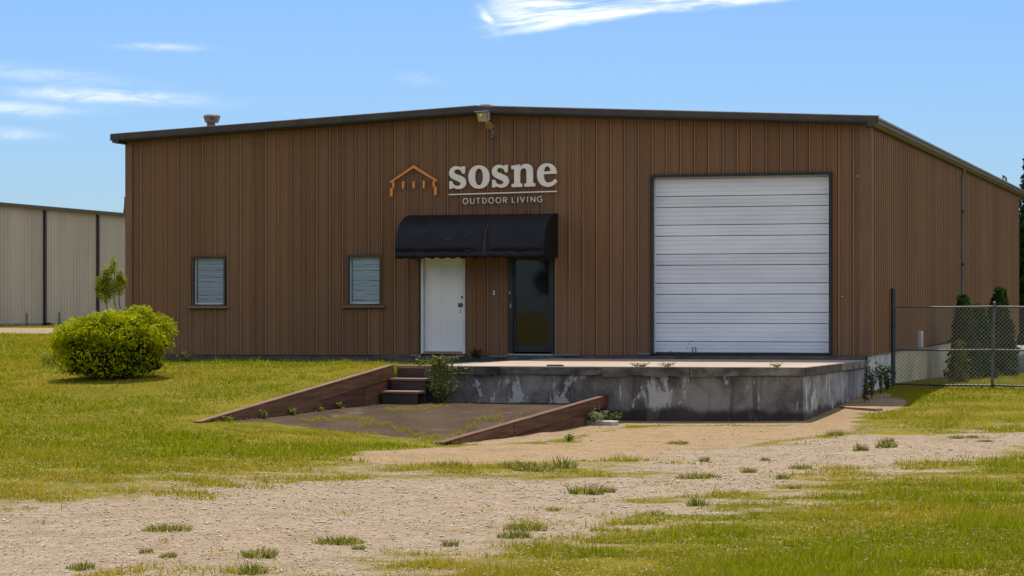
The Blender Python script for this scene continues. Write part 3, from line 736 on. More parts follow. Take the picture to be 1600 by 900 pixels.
S1 = [(305, 168), (303, 262), (275, 262), (262, 235), (240, 212), (212, 205), (185, 208), (165, 222), (160, 240), (168, 258), (195, 272), (235, 288), (280, 308), (308, 335), (322, 375), (315, 415), (290, 445), (255, 462), (215, 466), (180, 460), (148, 442),
      (143, 460), (102, 462), (102, 366), (135, 364), (145, 395), (170, 418), (200, 428), (230, 424), (250, 408), (250, 388), (235, 372), (200, 358), (155, 338), (120, 315), (100, 280), (98, 245), (108, 212), (135, 182), (170, 168), (205, 166), (238, 174), (262, 186), (264, 170)]
sh = {0, 1, 2, 20, 21, 22, 23, 24, 42, 43}
ell = lambda cx, cy, rx, ry, n=36, e=2.15: [(cx+rx*abs(math.cos(2*math.pi*i/n))**(2/e)*math.copysign(1, math.cos(2*math.pi*i/n)), cy+ry*abs(math.sin(2*math.pi*i/n))**(2/e)*math.copysign(1, math.sin(2*math.pi*i/n))) for i in range(n)]
Nn = [(917, 160), (1000, 150), (1025, 142), (1028, 178), (1050, 155), (1085, 138), (1120, 135), (1160, 145), (1188, 175), (1198, 215), (1198, 388), (1228, 390), (1228, 430), (1090, 435), (1090, 395), (1118, 392), (1118, 235), (1112, 205), (1095, 192), (1070, 192), (1045, 205), (1028, 230), (1028, 392), (1060, 394), (1060, 436), (922, 440), (922, 400), (955, 398), (955, 205), (917, 203)]
Ee = [(1512, 262), (1340, 270), (1342, 310), (1352, 350), (1372, 375), (1405, 384), (1440, 376), (1470, 358), (1490, 333), (1518, 360), (1495, 395), (1460, 422), (1420, 436), (1380, 437), (1330, 422), (1290, 390), (1265, 345), (1255, 290), (1258, 240), (1272, 195), (1300, 158), (1345, 133), (1390, 127), (1435, 135), (1470, 155), (1497, 190), (1510, 230)]
Eh = [(1342, 238), (1434, 230), (1432, 205), (1420, 180), (1400, 166), (1380, 166), (1360, 178), (1348, 205)]
KS = 1600/190
flat_letter('letter', [chaikin(S1, sh)], 'letter', KS, 690, 240)
flat_letter('letter', [ell(490, 308, 137, 153), ell(490, 306, 55, 112)], 'letter', KS, 690, 240)
flat_letter('letter', [chaikin([(x+563, y-18) for x, y in S1], sh)], 'letter', KS, 690, 240)
flat_letter('letter', [chaikin(Nn, {0, 2, 3, 10, 11, 12, 13, 14, 15, 22, 23, 24, 25, 26, 27, 28, 29})], 'letter', KS, 690, 240)
flat_letter('letter', [chaikin(Ee, {0, 1, 8, 9}), chaikin(Eh, {0, 1})], 'letter', KS, 690, 240)
flat_letter('rule', [[(95, 533), (1512, 490), (1512, 503), (95, 546)]], 'small_letter', KS, 690, 240, depth=.03)
def stroke_letter(paths, x0, w, mat='small_letter'):
    """thin sans letter from strokes in a unit box (y up), as one mesh of bars"""
    cy = 625-(x0+w/2-310)*25/980; h = 72; mb = MB(); t = 4.6
    for path in paths:
        pts = [(x0+p*w, cy+h/2-q*h) for p, q in path]
        closed = pts[0] == pts[-1] and len(pts) > 3
        L, R = [], []
        for i, p in enumerate(pts):
            a = pts[i-1] if i > 0 else (pts[-2] if closed else p); c = pts[i+1] if i < len(pts)-1 else (pts[1] if closed else p)
            ex, ey = c[0]-a[0], c[1]-a[1]; l = math.hypot(ex, ey) or 1
            L.append((p[0]-ey/l*t, p[1]+ex/l*t)); R.append((p[0]+ey/l*t, p[1]-ex/l*t))
        vs = []
        for (a, c) in zip(L, R):
            for v in (SV, SV+.03):
                for q in (a, c): uu, zz = front(690+q[0]/KS, 240+q[1]/KS, SV); vs.append((uu, v, zz))
        n = len(pts); fs = []
        for i in range(n-1):
            k = i*4; fs += [(k, k+1, k+5, k+4), (k+2, k+6, k+7, k+3), (k, k+4, k+6, k+2), (k+1, k+3, k+7, k+5)]
        fs += [(0, 2, 3, 1), ((n-1)*4, (n-1)*4+1, (n-1)*4+3, (n-1)*4+2)]
        mb.add(vs, fs)
    mb.build('letter', mat, sign)
circ = lambda a0, a1, n=20, cx=.5, cy=.5, rx=.5, ry=.5: [(cx+rx*math.cos(math.radians(a0+(a1-a0)*i/n)), cy+ry*math.sin(math.radians(a0+(a1-a0)*i/n))) for i in range(n+1)]
LO = [circ(0, 360, 24)[:-1]+[circ(0, 360, 24)[0]]]
LU = [[(0, 1), (0, .35)]+circ(180, 360, 10, .5, .35, .5, .35)[1:-1]+[(1, .35), (1, 1)]]
LT = [[(0, .96), (1, .96)], [(.5, .96), (.5, 0)]]
LD = [[(0, 0), (0, 1)], [(0, .96), (.4, .96)]+circ(90, -90, 12, .4, .5, .6, .46)[1:-1]+[(.4, .04), (0, .04)]]
LR = [[(0, 0), (0, 1)], [(0, .96), (.6, .96)]+circ(90, -90, 8, .6, .73, .38, .23)[1:-1]+[(.6, .5), (0, .5)], [(.5, .5), (1, 0)]]
LL = [[(0, 1), (0, 0)], [(0, .04), (1, .04)]]
LI = [[(.5, 1), (.5, 0)]]
LV = [[(0, 1), (.5, .02)], [(1, 1), (.5, .02)]]
LN = [[(0, 0), (0, 1)], [(0, .97), (1, .03)], [(1, 0), (1, 1)]]
LG = [circ(45, 345, 18)+[(1.0, .47)], [(1.0, .47), (.55, .47)]]
for shp, x0, w in ((LO, 282, 60), (LU, 378, 50), (LT, 457, 46), (LD, 540, 48), (LO, 619, 62), (LO, 714, 62), (LR, 812, 42), (LL, 928, 34), (LI, 982, 36), (LV, 1034, 56), (LI, 1112, 36), (LN, 1174, 52), (LG, 1260, 62)):
    stroke_letter(shp, x0, w)
KL = 13.85
em = flat_letter('emblem_roof', [[(125, 470), (640, 115), (1150, 435), (1130, 470), (636, 172), (140, 497)]], 'orange', KL, 600, 250, depth=.04)
for (x0, y0, x1, y1) in ((180, 475, 215, 620), (132, 607, 182, 785), (392, 465, 432, 615), (618, 465, 660, 610), (838, 455, 875, 612), (1055, 455, 1090, 582), (1083, 580, 1135, 760)):
    flat_letter('emblem_post', [[(x0, y0), (x1, y0), (x1, y1), (x0, y1)]], 'orange', KL, 600, 250, depth=.04)

# ------------------------------------------------------------------ floodlight under the ridge
u, z = front(755, 184, -.55)
fl = thing('floodlight', 'boxy yellowed floodlight on a curved bracket below the roof ridge', 'floodlight', u, -.06, z-.2)
ang = .25
def pt(px, py, v): a, c = front(px, py, v); return (a, v, c)
mb = MB(); A = [pt(744, 176, -.62), pt(760, 175, -.62), pt(762, 190, -.58), pt(748, 190.5, -.58)]; Bk = [pt(747, 175.5, -.40), pt(764, 175, -.40), pt(765, 188, -.40), pt(751, 189, -.40)]
mb.add(A+Bk, [(0, 1, 2, 3), (7, 6, 5, 4), (0, 4, 5, 1), (1, 5, 6, 2), (2, 6, 7, 3), (3, 7, 4, 0)]).build('lamp_box', 'lamp_face', fl, bevel=.008)
A = [pt(740.5, 175.3, -.66), pt(762.5, 173.8, -.66), pt(762.5, 172.4, -.66), pt(740.5, 174, -.66)]; Bk = [pt(745, 175.2, -.36), pt(765, 174.4, -.36), pt(765, 173, -.36), pt(745, 173.8, -.36)]
mb = MB().add(A+Bk, [(0, 1, 2, 3), (7, 6, 5, 4), (0, 4, 5, 1), (1, 5, 6, 2), (2, 6, 7, 3), (3, 7, 4, 0)])
A = [pt(761.5, 175, -.64), pt(763.6, 175, -.64), pt(764, 188, -.60), pt(762.2, 188, -.60)]; Bk = [pt(764.5, 175, -.38), pt(766, 175, -.38), pt(766, 187, -.38), pt(765, 187, -.38)]
mb.add(A+Bk, [(0, 1, 2, 3), (7, 6, 5, 4), (0, 4, 5, 1), (1, 5, 6, 2), (2, 6, 7, 3), (3, 7, 4, 0)]).build('hood', 'lamp_shell', fl)
MB().tube([pt(751.3, 180, -.625), pt(751.3, 180, -.66)], .032, 12).build('photocell', 'lens', fl)
A = [pt(758, 190, -.50), pt(764, 189, -.46), pt(772, 196.5, -.12), pt(766, 198.8, -.14), pt(758, 199.3, -.18)]
mb = MB(); n = 5; Bk = [(a+.0, v+.02, c-.03) for a, v, c in A]
mb.add(A+Bk, [tuple(range(n)), tuple(range(2*n-1, n-1, -1))]+[(i, i+n, (i+1) % n+n, (i+1) % n) for i in range(n)]).build('bracket_plate', 'lamp_face', fl)
MB().tube([pt(758, 199.5, -.20), pt(764, 199.6, -.18), pt(769, 198.2, -.15), pt(772, 196.2, -.10), pt(772.5, 196, -.04)], .012, 8).tube([pt(765, 199.5, -.17), pt(769.5, 205, -.10), pt(770, 211, -.09)], .009, 8).build('bracket_arm', 'steel', fl)
bm = bmesh.new(); bmesh.ops.create_uvsphere(bm, u_segments=14, v_segments=10, radius=.05); c = pt(770, 213.5, -.09); o3 = org(fl)
bmesh.ops.translate(bm, verts=bm.verts, vec=(c[0]-o3[0], c[1]-o3[1], c[2]-o3[2])); me = bpy.data.meshes.new('sensor_ball'); bm.to_mesh(me); bm.free(); link('sensor_ball', me, M['vent'], fl)
MB().tube([pt(771.3, 216, -.055), pt(771.6, 262, -.055)], .007, 6).build('cable', 'far_dark', fl)

# ------------------------------------------------------------------ roof vents
def roofz(u): return rooftop(u)-.004
u, z = front(331, 200, 1.6)
rv = thing('roof_vent', 'brown flared square vent hood standing near the left end of the roof', 'roof vent', u, 1.6, roofz(u))
_, zt = front(331, 179.5, 1.6); _, zm = front(331, 191, 1.6); b0 = roofz(u)-.02
MB().tube([(u-.02, 1.6, b0), (u-.02, 1.6, zm+.02)], .098, 16).build('stub', 'vent', rv)
mb = MB(); q = [(.135, zm-.01), (.185, zm+.12), (.185, zt-.03), (.165, zt)]
rings = [[(u+r*1.0*math.cos(math.pi/8+k*math.pi/4), 1.6+r*math.sin(math.pi/8+k*math.pi/4), zz) for k in range(8)] for r, zz in [(.15, zm-.01), (.19, zm+.11), (.20, zt-.03), (.17, zt)]]
vs = [p for rg in rings for p in rg]; fs = [(i*8+k, i*8+(k+1) % 8, (i+1)*8+(k+1) % 8, (i+1)*8+k) for i in range(3) for k in range(8)]+[tuple(range(8)), tuple(range(31, 23, -1))]
MB().add(vs, fs).build('hood', 'vent', rv)
MB().box(u+.09, u+.11, 1.6-.20, 1.6-.17, zm+.05, zm+.10).build('slot', 'core', rv)
MB().tube([(u, 1.6, b0), (u, 1.6, b0+.04)], .15, 16).build('flashing_collar', 'vent', rv)
u, z = front(473, 187, 2.2)
rv = thing('roof_vent', 'low flat pale vent cap on the left roof slope', 'roof vent', u, 2.2, roofz(u))
MB().tube([(u, 2.2, roofz(u)-.02), (u, 2.2, z-.03)], .06, 12).build('stub', 'vent', rv); MB().tube([(u, 2.2, z-.03), (u, 2.2, z+.02)], .09, 14).build('cap', 'lamp_shell', rv)
u, z = front(762, 166, .5)
rv = thing('ridge_cap', 'small pale metal cap sitting on the roof peak above the floodlight', 'roof vent', u, .5, roofz(u))
MB().box(u-.09, u+.09, .3, .9, roofz(u)-.03, z+.005).build('base', 'vent', rv); MB().box(u-.10, u+.10, .28, .92, z+.006, z+.03).build('lid', 'lens', rv)
v, z = sidep(1572, 283, -.3)
rv = thing('roof_pipe', 'thin bent pipe standing on the roof edge at the far right', 'pipe', -.3, v, rooftop(-.3))
MB().tube([(-.3, v, rooftop(-.3)-.05), (-.3, v, z+.1), (-.3, v-.9, z+.12), (-.3, v-1.0, z-.15)], .03, 8).build('pipe', 'dark_trim', rv)

# ------------------------------------------------------------------ loading dock
DK = .96
dock = thing('loading_dock', 'stained concrete loading dock with pale top in front of the white loading door', 'loading dock', -3.4, -7.3, -.05)
UL = -6.70; SK = lambda u: -7.0+u*.12            # front edge line v(u)
MB().prism([(UL, SK(UL)+.06), (-.06, SK(-.06)+.06), (-.06, -.17), (UL, -.17)], 'z', -.35, .80).build('front_wall', 'dock_wall', dock, bevel=.012)
MB().prism([(-.057, SK(-.06)+.05), (-.030, SK(-.03)+.05), (-.030, -.17), (-.057, -.17)], 'z', -.35, .795).build('side_wall', 'dock_side', dock)
MB().prism([(UL-.04, SK(UL)+.03), (-.02, SK(0)+.03), (-.02, -.165), (UL-.04, -.165)], 'z', .805, DK).build('deck', 'deck', dock, bevel=.006)
cuts = [UL-.06, -5.95, -5.5, -3.62, -2.05, -.0]
for i, (a, c) in enumerate(zip(cuts, cuts[1:])):
    dz, dv, h = [(-.012, .02, .09), (-.004, -.006, .15), (-.012, .016, .125), (-.003, -.016, .17), (-.003, -.004, .15)][i]
    a1, c1 = a+.006, c-.006
    n = 10; top = DK-.006+dz; poly = []
    xs = np.linspace(a1, c1, n); bot = [top-h+random.uniform(-.018, .026) for _ in xs]
    mb = MB(); vs = []
    for x, zb in zip(xs, bot):
        f0 = SK(x)+.026; f1 = SK(x)-.03+dv+random.uniform(-.005, .005); vs += [(x, f0, zb), (x, f1, zb), (x, f1, top), (x, f0, top)]
    fs = [(q*4+e, q*4+(e+1) % 4, q*4+4+(e+1) % 4, q*4+4+e) for q in range(n-1) for e in range(4)]+[(0, 1, 2, 3), tuple((n-1)*4+e for e in range(4))]
    mb.add(vs, fs).build('edge_beam', 'edge_beam', dock)
for v0, v1 in ((-7.02, -3.3), (-3.29, -.18)):
    MB().box(-.018, .022, v0, v1, .806, DK-.006).build('edge_beam', 'edge_beam', dock, bevel=.008)
# landing left of the dock, top of the steps
MB().prism([(-7.49, -7.56), (UL-.05, SK(UL)+.04), (UL-.05, -.17), (-7.49, -.17)], 'z', .1, DK-.03).build('landing', 'strip', dock)
MB().box(-7.49, UL-.05, -7.72, -7.565, .905, DK+.005).build('landing_edge', 'tread', dock, bevel=.006)
# pieces of concrete spalled off, lying on the edge
for px, py, w in ((870, 573.5, .3), (1002, 573.5, .1)):
    u, z = front(px, py, SK(-4)+.2); MB().box(u-w/2, u+w/2, SK(u)+.1, SK(u)+.22, DK+.001, DK+.03).build('edge_chip', 'edge_beam', dock, bevel=.01)

# ------------------------------------------------------------------ ramp slab, steps and timber cheek walls
gl_ = (-7.5, -16.2, .245); gr_ = (-3.66, -15.75, -.03); bl_ = (-7.5, -7.75, .29); br_ = (-3.66, -7.35, .29)
def padz(s, t):
    e = t*t*(3-2*t)*.35+t*.65
    return (gl_[2]*(1-e)+bl_[2]*e)*(1-s)+(gr_[2]*(1-e)+br_[2]*e)*s
vs, fs = [], []; na, nb = 20, 40
for j in range(nb+1):
    for i in range(na+1):
        s, t_ = i/na, j/nb; fu = (gl_[0]*(1-s)+gr_[0]*s); fv = (gl_[1]*(1-s)+gr_[1]*s)*(1-t_)+(bl_[1]*(1-s)+br_[1]*s)*t_
        wob = (.25*math.sin(s*9)+.12*math.sin(s*23+1))*(1-t_)**4*(1 if 0 < s < 1 else 0)
        vs.append((fu, fv+wob, padz(s, t_)+.006*math.sin(fu*2.1+fv*1.3)))
k = len(vs)
for j in range(nb):
    for i in range(na): q = j*(na+1)+i; fs.append((q, q+1, q+na+2, q+na+1))
vs += [(x, y, z-.12) for x, y, z in vs]
fs += [(a+k, d_+k, c+k, bq+k) for a, bq, c, d_ in fs[:na*nb]]
edge = [i for i in range(na)]; 
for i in range(na): fs += [(i, i+1, i+1+k, i+k), (nb*(na+1)+i, nb*(na+1)+i+1, nb*(na+1)+i+1+k, nb*(na+1)+i+k)]
for j in range(nb): fs += [(j*(na+1), (j+1)*(na+1), (j+1)*(na+1)+k, j*(na+1)+k), (j*(na+1)+na, (j+1)*(na+1)+na, (j+1)*(na+1)+na+k, j*(na+1)+na+k)]
ramp = MB().add(vs, fs).build('ramp', 'pad', None, smooth=True)
ramp.location = W(0, 0, 0); ramp.rotation_euler = (0, 0, -TT)
tag(ramp, 'worn grey concrete ramp slab with mossy cracks between the two timber side walls', 'ramp')

st = thing('steps', 'short flight of dark timber steps with pale treads at the left end of the dock', 'steps', -7.1, -8.4, .22)
for i, (vf, zt) in enumerate(((-8.55, .515), (-8.08, .735), (-7.73, .90))):
    MB().box(-7.47+.0, UL-.10, vf+.02, vf+.07, .15, zt-.045 if i < 2 else zt).build('riser', 'riser', st, bevel=.004)
    if i < 2: MB().box(-7.48, UL-.08, vf-.02, vf+.46 if i == 0 else vf+.33, zt-.044, zt).build('tread', 'tread', st, bevel=.008)

def cheek(name, label, u0, u1, top0, top1, courses, mat='timber'):
    """timber side wall: top edge from (v,z) top0 to top1, planks per course as (height offset top, bottom, v joints)"""
    t = thing(name, label, 'timber wall', (u0+u1)/2, top0[0], -.1)
    sl = (top1[1]-top0[1])/(top1[0]-top0[0]); line = lambda v, d: top0[1]+sl*(v-top0[0])-d
    for d0, d1, joints, bottom in courses:
        for a, c in zip(joints, joints[1:]):
            a_, c_ = a+.004, c-.004; pr = random.uniform(-.008, .008)-(.028 if d0 > .1 else 0)
            if bottom is None: poly = [(a_, line(a_, d1)), (c_, line(c_, d1)), (c_, line(c_, d0)), (a_, line(a_, d0))]
            else:
                poly = [(a_, min(bottom, line(a_, d0)-.02)), (c_, bottom), (c_, line(c_, d0)), (a_, line(a_, d0))]
            MB().prism(poly, 'u', u0+pr, u1+pr).build('plank', mat, t, bevel=.006)
    return t, line
vj = lambda px, u: sidep(px, 600, u)[0]
lu = -7.5
tL0 = sidep(314, 658.5, lu); tL1 = sidep(616, 569.5, lu)
ck, lineL = cheek('timber_wall', 'sloping brown timber wall holding back the lawn left of the ramp', -7.63, -7.505, tL0, tL1,
      [(0.0, .035, [tL0[0]+.0, tL1[0]], None), (.037, .60, [tL0[0]+.5, vj(503, lu)], -.1), (.037, .25, [vj(503, lu), vj(597, lu), tL1[0]], None), (.252, .60, [vj(503, lu), vj(573, lu), tL1[0]], -.1)])
ru = -3.54
tR0 = sidep(691, 691, ru); tR1 = sidep(952, 616.5, ru)
ck, lineR = cheek('timber_wall', 'sloping brown timber wall on the right of the ramp ending at the dock', -3.655, -3.535, tR0, tR1,
      [(0.0, .03, [tR0[0], tR1[0]], None), (.032, .21, [tR0[0]+.4, vj(735, ru), vj(802, ru), vj(833, ru), vj(876, ru), tR1[0]], None), (.212, .5, [vj(770, ru), vj(846, ru), vj(926, ru)], -.25)])
MB().box(-3.64, -3.545, vj(927, ru), tR1[0], -.25, lineR(tR1[0], .28)).build('block', 'dock_wall', ck, bevel=.01)

# ------------------------------------------------------------------ neighbour building on the left
Y0 = 105.0; nu0, nv0 = UV((0-CX)/F*Y0, Y0); nzt = CAMZ+172*Y0/F; nzb = CAMZ-22*Y0/F
nb_ = thing('beige_warehouse', 'long beige ribbed metal building with dark downpipes behind the round bush', 'warehouse', nu0, nv0, nzb-.1)
npn = 34; pw = .9144; vstart = nv0-7*pw
for i in range(npn):
    v0, v1 = vstart+i*pw+.003, vstart+(i+1)*pw-.003; pts = []
    for k_ in range(3): o = v0+k_*.3; pts += [(o, .012), (o+.03, .012), (o+.05, .03), (o+.08, .03), (o+.10, .012)]
    pts.append((v1, .012)); poly = [(nu0+h, v) for v, h in pts]+[(nu0, v1), (nu0, v0)]
    MB().prism(poly, 'z', nzb+.12, nzt-.12).build('siding_panel', 'beige_siding', nb_)
ve = vstart+npn*pw
MB().box(nu0-16, nu0-.01, vstart, ve, nzb-.6, nzt-.1).build('body', 'beige_siding', nb_)
MB().box(nu0-.4, nu0+.03, vstart, ve, nzb-.6, nzb+.117).build('foundation', 'far_base', nb_)
MB().prism([(nu0+.28, nzt-.02), (nu0-8, nzt+.45), (nu0-16.3, nzt-.02), (nu0-16.3, nzt-.08), (nu0+.28, nzt-.08)], 'v', vstart-.2, ve+.2).build('roof', 'far_roof', nb_)
MB().box(nu0+.06, nu0+.26, vstart-.2, ve+.2, nzt-.15, nzt-.082).build('gutter', 'far_roof', nb_)
for px in (-18, 68, 151, 232):
    v = sidep(px, 400, nu0)[0]
    dp = MB().box(nu0+.032, nu0+.13, v-.07, v+.07, nzb+.15, nzt-.20).build('downpipe', 'far_dark', nb_)
    MB().box(nu0+.032, nu0+.35, v-.12, v+.12, nzb+.02, nzb+.15).build('outlet', 'far_dark', dp)
for px, y0, y1 in ((40, 489, 508), (91, 488, 506)):
    v, za = sidep(px, y0, nu0); _, zb = sidep(px, y1, nu0); MB().tube([(nu0+.07, v, zb), (nu0+.07, v, za)], .03, 6).build('conduit', 'vent', nb_)
v, zt_ = sidep(195, 309, nu0-.3); zz0 = nzt-.05
bp = thing('roof_pipe', 'thin bent pipe on the beige building roof beside the brown wall corner', 'pipe', nu0-.3, v, zz0)
MB().tube([(nu0-.3, v-.1, zz0-.05), (nu0-.3, v, zz0+.35), (nu0-.3, v, zt_), (nu0+.1, v+.7, zt_-.3), (nu0+.2, v+1.0, zt_-.4)], .05, 8).tube([(nu0-.3, v, zz0+.45), (nu0+.1, v+.6, zz0+.15)], .04, 6).build('pipe', 'dark_trim', bp)

# ------------------------------------------------------------------ chain link fence
fv = sidep(1396, 600, .17)[0]
U0f = front(1395.5, 560, fv)[0]; UPO = [U0f, front(1550, 560, fv)[0], front(1704, 560, fv)[0], front(1860, 560, fv)[0]]
fence = thing('chain_link_fence', 'grey chain link fence with pipe rails right of the warehouse', 'fence', U0f, fv, float(ground(U0f, fv)))
gz0 = lambda u: float(ground(u, fv))
zt0 = 1.94+.12; ZRL = [zt0, front(1450, 545, fv)[1], None]
for i, u in enumerate(UPO):
    top = front(1396, 451, fv)[1] if i == 0 else zt0+.09
    r = .05 if i == 0 else .032
    lean = .0 if i == 0 else .05
    p = MB().tube([(u, fv, gz0(u)-.3), (u+lean*.3, fv, 1.2), (u+lean, fv, top)], r, 12).build('post', 'fence_dark' if i == 0 else 'fence', fence)
    MB().tube([(u+lean, fv, top), (u+lean, fv, top+.03)], r*1.15, 12, r*.3).build('cap', 'fence', p)
for k_ in range(3):
    for a, c in zip(UPO, UPO[1:]):
        if k_ == 0: za = zc = zt0
        elif k_ == 1: za, zc = 1.94-.78+.0, 1.94-.83
        else: za, zc = gz0(a)+.06, gz0(c)+.05
        if k_ == 1: za = zc = 1.94-.80
        MB().tube([(a, fv-.04, za), ((a+c)/2, fv-.04, (za+zc)/2-.012), (c, fv-.04, zc)], .021, 8).build('rail', 'fence' if k_ < 2 else 'fence_dark', fence)
mb = MB(); dd = .088; ua_, ub_ = UPO[0]+.05, UPO[-1]; H0 = .36; H1 = zt0
for sgn in (1, -1):
    c = ua_-(H1-H0)
    while c < ub_+(H1-H0):
        # line u = c + sgn*(z-H0) for sgn 1 ; u = c+(H1-z)
        pts = []
        zz_ = np.array([H0, H1]); uu_ = c+(zz_-H0) if sgn > 0 else c+(H1-zz_)
        # clip
        (za, ua2), (zb, ub2) = (H0, uu_[0]), (H1, uu_[1])
        lo, hi = 0.0, 1.0
        du = ub2-ua2
        for bound, s_ in ((ua_, 1), (ub_, -1)):
            t0 = (bound-ua2)/du
            if (du > 0) == (s_ > 0): lo = max(lo, t0)
            else: hi = min(hi, t0)
        if hi > lo+.01:
            p0 = (ua2+du*lo, fv-.015+sgn*.004, za+(zb-za)*lo); p1 = (ua2+du*hi, fv-.015+sgn*.004, za+(zb-za)*hi)
            mb.tube([p0, p1], .0036, 3)
        c += dd
wm = mb.build('wire_mesh', 'wire', fence); wm['kind'] = 'stuff'
# meter box on the side wall behind the fence
v, z = sidep(1434.5, 530, .06)
mt = thing('meter_box', 'small pale grey utility box on the side wall behind the fence', 'utility box', .06, v, z-.2)
MB().box(.058, .16, v-.16, v+.16, z-.19, z+.19).build('case', 'found_white', mt, bevel=.01); MB().box(.16, .172, v-.12, v+.12, z-.13, z+.13).build('lid', 'lens', mt, bevel=.005)


# ------------------------------------------------------------------ vegetation
def leaf_cloud(pts, nrm, size, aspect, tint, droop=.35, jitter=.6):
    """one kite-shaped leaf (two triangles) per point, roughly facing along nrm"""
    n = len(pts); nrm = nrm+rng.normal(0, jitter, (n, 3)); nrm /= np.linalg.norm(nrm, axis=1)[:, None]+1e-9
    r = rng.normal(0, 1, (n, 3)); r[:, 2] += droop
    t = np.cross(nrm, r); t /= np.linalg.norm(t, axis=1)[:, None]+1e-9; a = np.cross(nrm, t)
    s = size*(rng.random(n)*.8+.6); L = s[:, None]*a; Wd = (s*aspect)[:, None]*t
    V = np.stack([pts-L*.5, pts+Wd*.5+L*.05, pts+L*.5+nrm*s[:, None]*.15, pts-Wd*.5+L*.05], 1).reshape(-1, 3)
    Fq = np.arange(4*n).reshape(n, 4)
    return V, Fq, np.repeat(tint, 4, 0)
def dirs(n, upper=None):
    z = rng.uniform(-1 if upper is None else upper, 1, n); a = rng.uniform(0, 2*math.pi, n); r = np.sqrt(1-z*z)
    return np.c_[r*np.cos(a), r*np.sin(a), z]
def lobes(specs, per_area, size, aspect, c_lo, c_hi, depth=.35, droop=.3, jitter=.6, floor=None):
    Ps, Ns = [], []
    for (cx, cy, cz, rx, ry, rz) in specs:
        n = int(per_area*(rx*ry*rz)**(2/3)*4*math.pi); dd_ = dirs(n)
        rr = 1-depth*rng.random(n)**2.0+.06*rng.normal(0, 1, n)
        bumpy = 1+.13*(np.sin(dd_[:, 0]*7+cx*9)*np.sin(dd_[:, 1]*6+cy*5)+np.sin(dd_[:, 2]*8+cx*3)*.7)
        Ps.append(np.c_[cx+dd_[:, 0]*rx*rr*bumpy, cy+dd_[:, 1]*ry*rr*bumpy, cz+dd_[:, 2]*rz*rr*bumpy]); Ns.append(dd_)
    Pp, Nn_ = np.concatenate(Ps), np.concatenate(Ns)
    if floor is not None: k_ = Pp[:, 2] > floor; Pp, Nn_ = Pp[k_], Nn_[k_]
    f = np.clip(fbm(Pp[:, 0]*3, Pp[:, 1]*3+Pp[:, 2]*4, 1.2, 3)+rng.normal(0, .18, len(Pp)), 0, 1)[:, None]
    tint = np.array(c_lo)*(1-f)+np.array(c_hi)*f
    return leaf_cloud(Pp, Nn_, size, aspect, tint, droop, jitter)
def add_leaves(name, parent, data, mat='leaf'):
    V, Fq, T = data; return tri_object(name, V, Fq, mat, parent, T)
# round clipped bush: local frame of its own empty
bx = gpix(181, 597)
_w = W(bx[0], bx[1]); _k = 1+.95/_w[1]; bu, bv = UV(_w[0]*_k, _w[1]*_k); bz = float(ground(bu, bv))
bush = thing('round_bush', 'large round bright green conifer bush on the lawn by the left corner', 'bush', bu, bv, bz)
spec = []
for k_ in range(60):
    a = rng.uniform(0, 2*math.pi); e = math.asin(rng.uniform(-.25, 1)); cxx = .32 if rng.random() < .6 else -.45
    spec.append((cxx+.60*math.cos(a)*math.cos(e)*(1.15 if cxx > 0 else 1), .62*math.sin(a)*math.cos(e), .62+.50*math.sin(e)*(1.0 if cxx > 0 else .86)+(.02 if cxx > 0 else -.03), .24, .24, .20))
spec += [(.30, 0, .58, .72, .72, .60), (-.45, 0, .54, .64, .66, .55), (-.1, -.1, .35, .95, .75, .36)]
add_leaves('foliage', bush, lobes(spec, 760, .072, .32, (.10, .14, .003), (.55, .57, .004), .45, .5, .7, .02))
add_leaves('shade_core', bush, lobes([(.30, 0, .58, .56, .56, .46), (-.42, 0, .52, .5, .5, .42), (-.05, -.05, .35, .75, .6, .3)], 520, .17, .7, (.02, .025, .004), (.045, .05, .006), .6, .2, 1.0, .03))  # dark leaf core added to block light and keep the lower bush shaded
MB().tube([(bu, bv, bz-.1), (bu+.05, bv, bz+.3), (bu+.2, bv+.05, bz+.8)], .05, 7, .02).tube([(bu, bv, bz-.1), (bu-.2, bv, bz+.3), (bu-.5, bv, bz+.7)], .045, 7, .015).build('stem', 'foliage_stem', bush)
# sapling poking up behind the bush
su, sv = bu-.35, bv+1.25; sz = float(ground(su, sv))
sap = thing('sapling', 'thin yellow green sapling sticking up behind the round bush', 'sapling', su, sv, sz)
zq = lambda py: front(172, py, sv)[1]-sz
tz = zq(405); mz = zq(470)
ux = lambda px: front(px, 440, sv)[0]-su
stems = [((0, 0, 0), (ux(164), 0, mz), (ux(168), 0, zq(430))), ((.05, 0, 0), (ux(177), .03, mz), (ux(179), 0, tz)), ((0, .05, 0), (ux(184), .05, mz), (ux(186), .05, zq(428)))]
mb = MB()
for s_ in stems: mb.tube([(su+p[0], sv+p[1], sz+p[2]) for p in s_], .016, 6, .004)
mb.build('stem', 'foliage_stem', sap)
spec = [(ux(165), 0, zq(455), .13, .12, .16), (ux(162), 0, zq(442), .10, .10, .13), (ux(168), 0, zq(428), .08, .08, .13), (ux(183), .04, zq(448), .10, .10, .14), (ux(186), .04, zq(432), .05, .06, .09), (ux(177), 0, zq(415), .045, .05, .12), (ux(192), .05, zq(440), .05, .06, .08), (ux(153), 0, zq(448), .05, .06, .07)]
spec = [(a, c, d_, e*1.35, f*1.35, g*1.45) for a, c, d_, e, f, g in spec]
add_leaves('foliage', sap, lobes(spec, 1700, .06, .32, (.10, .14, .008), (.40, .42, .02), .8, .8, .8))
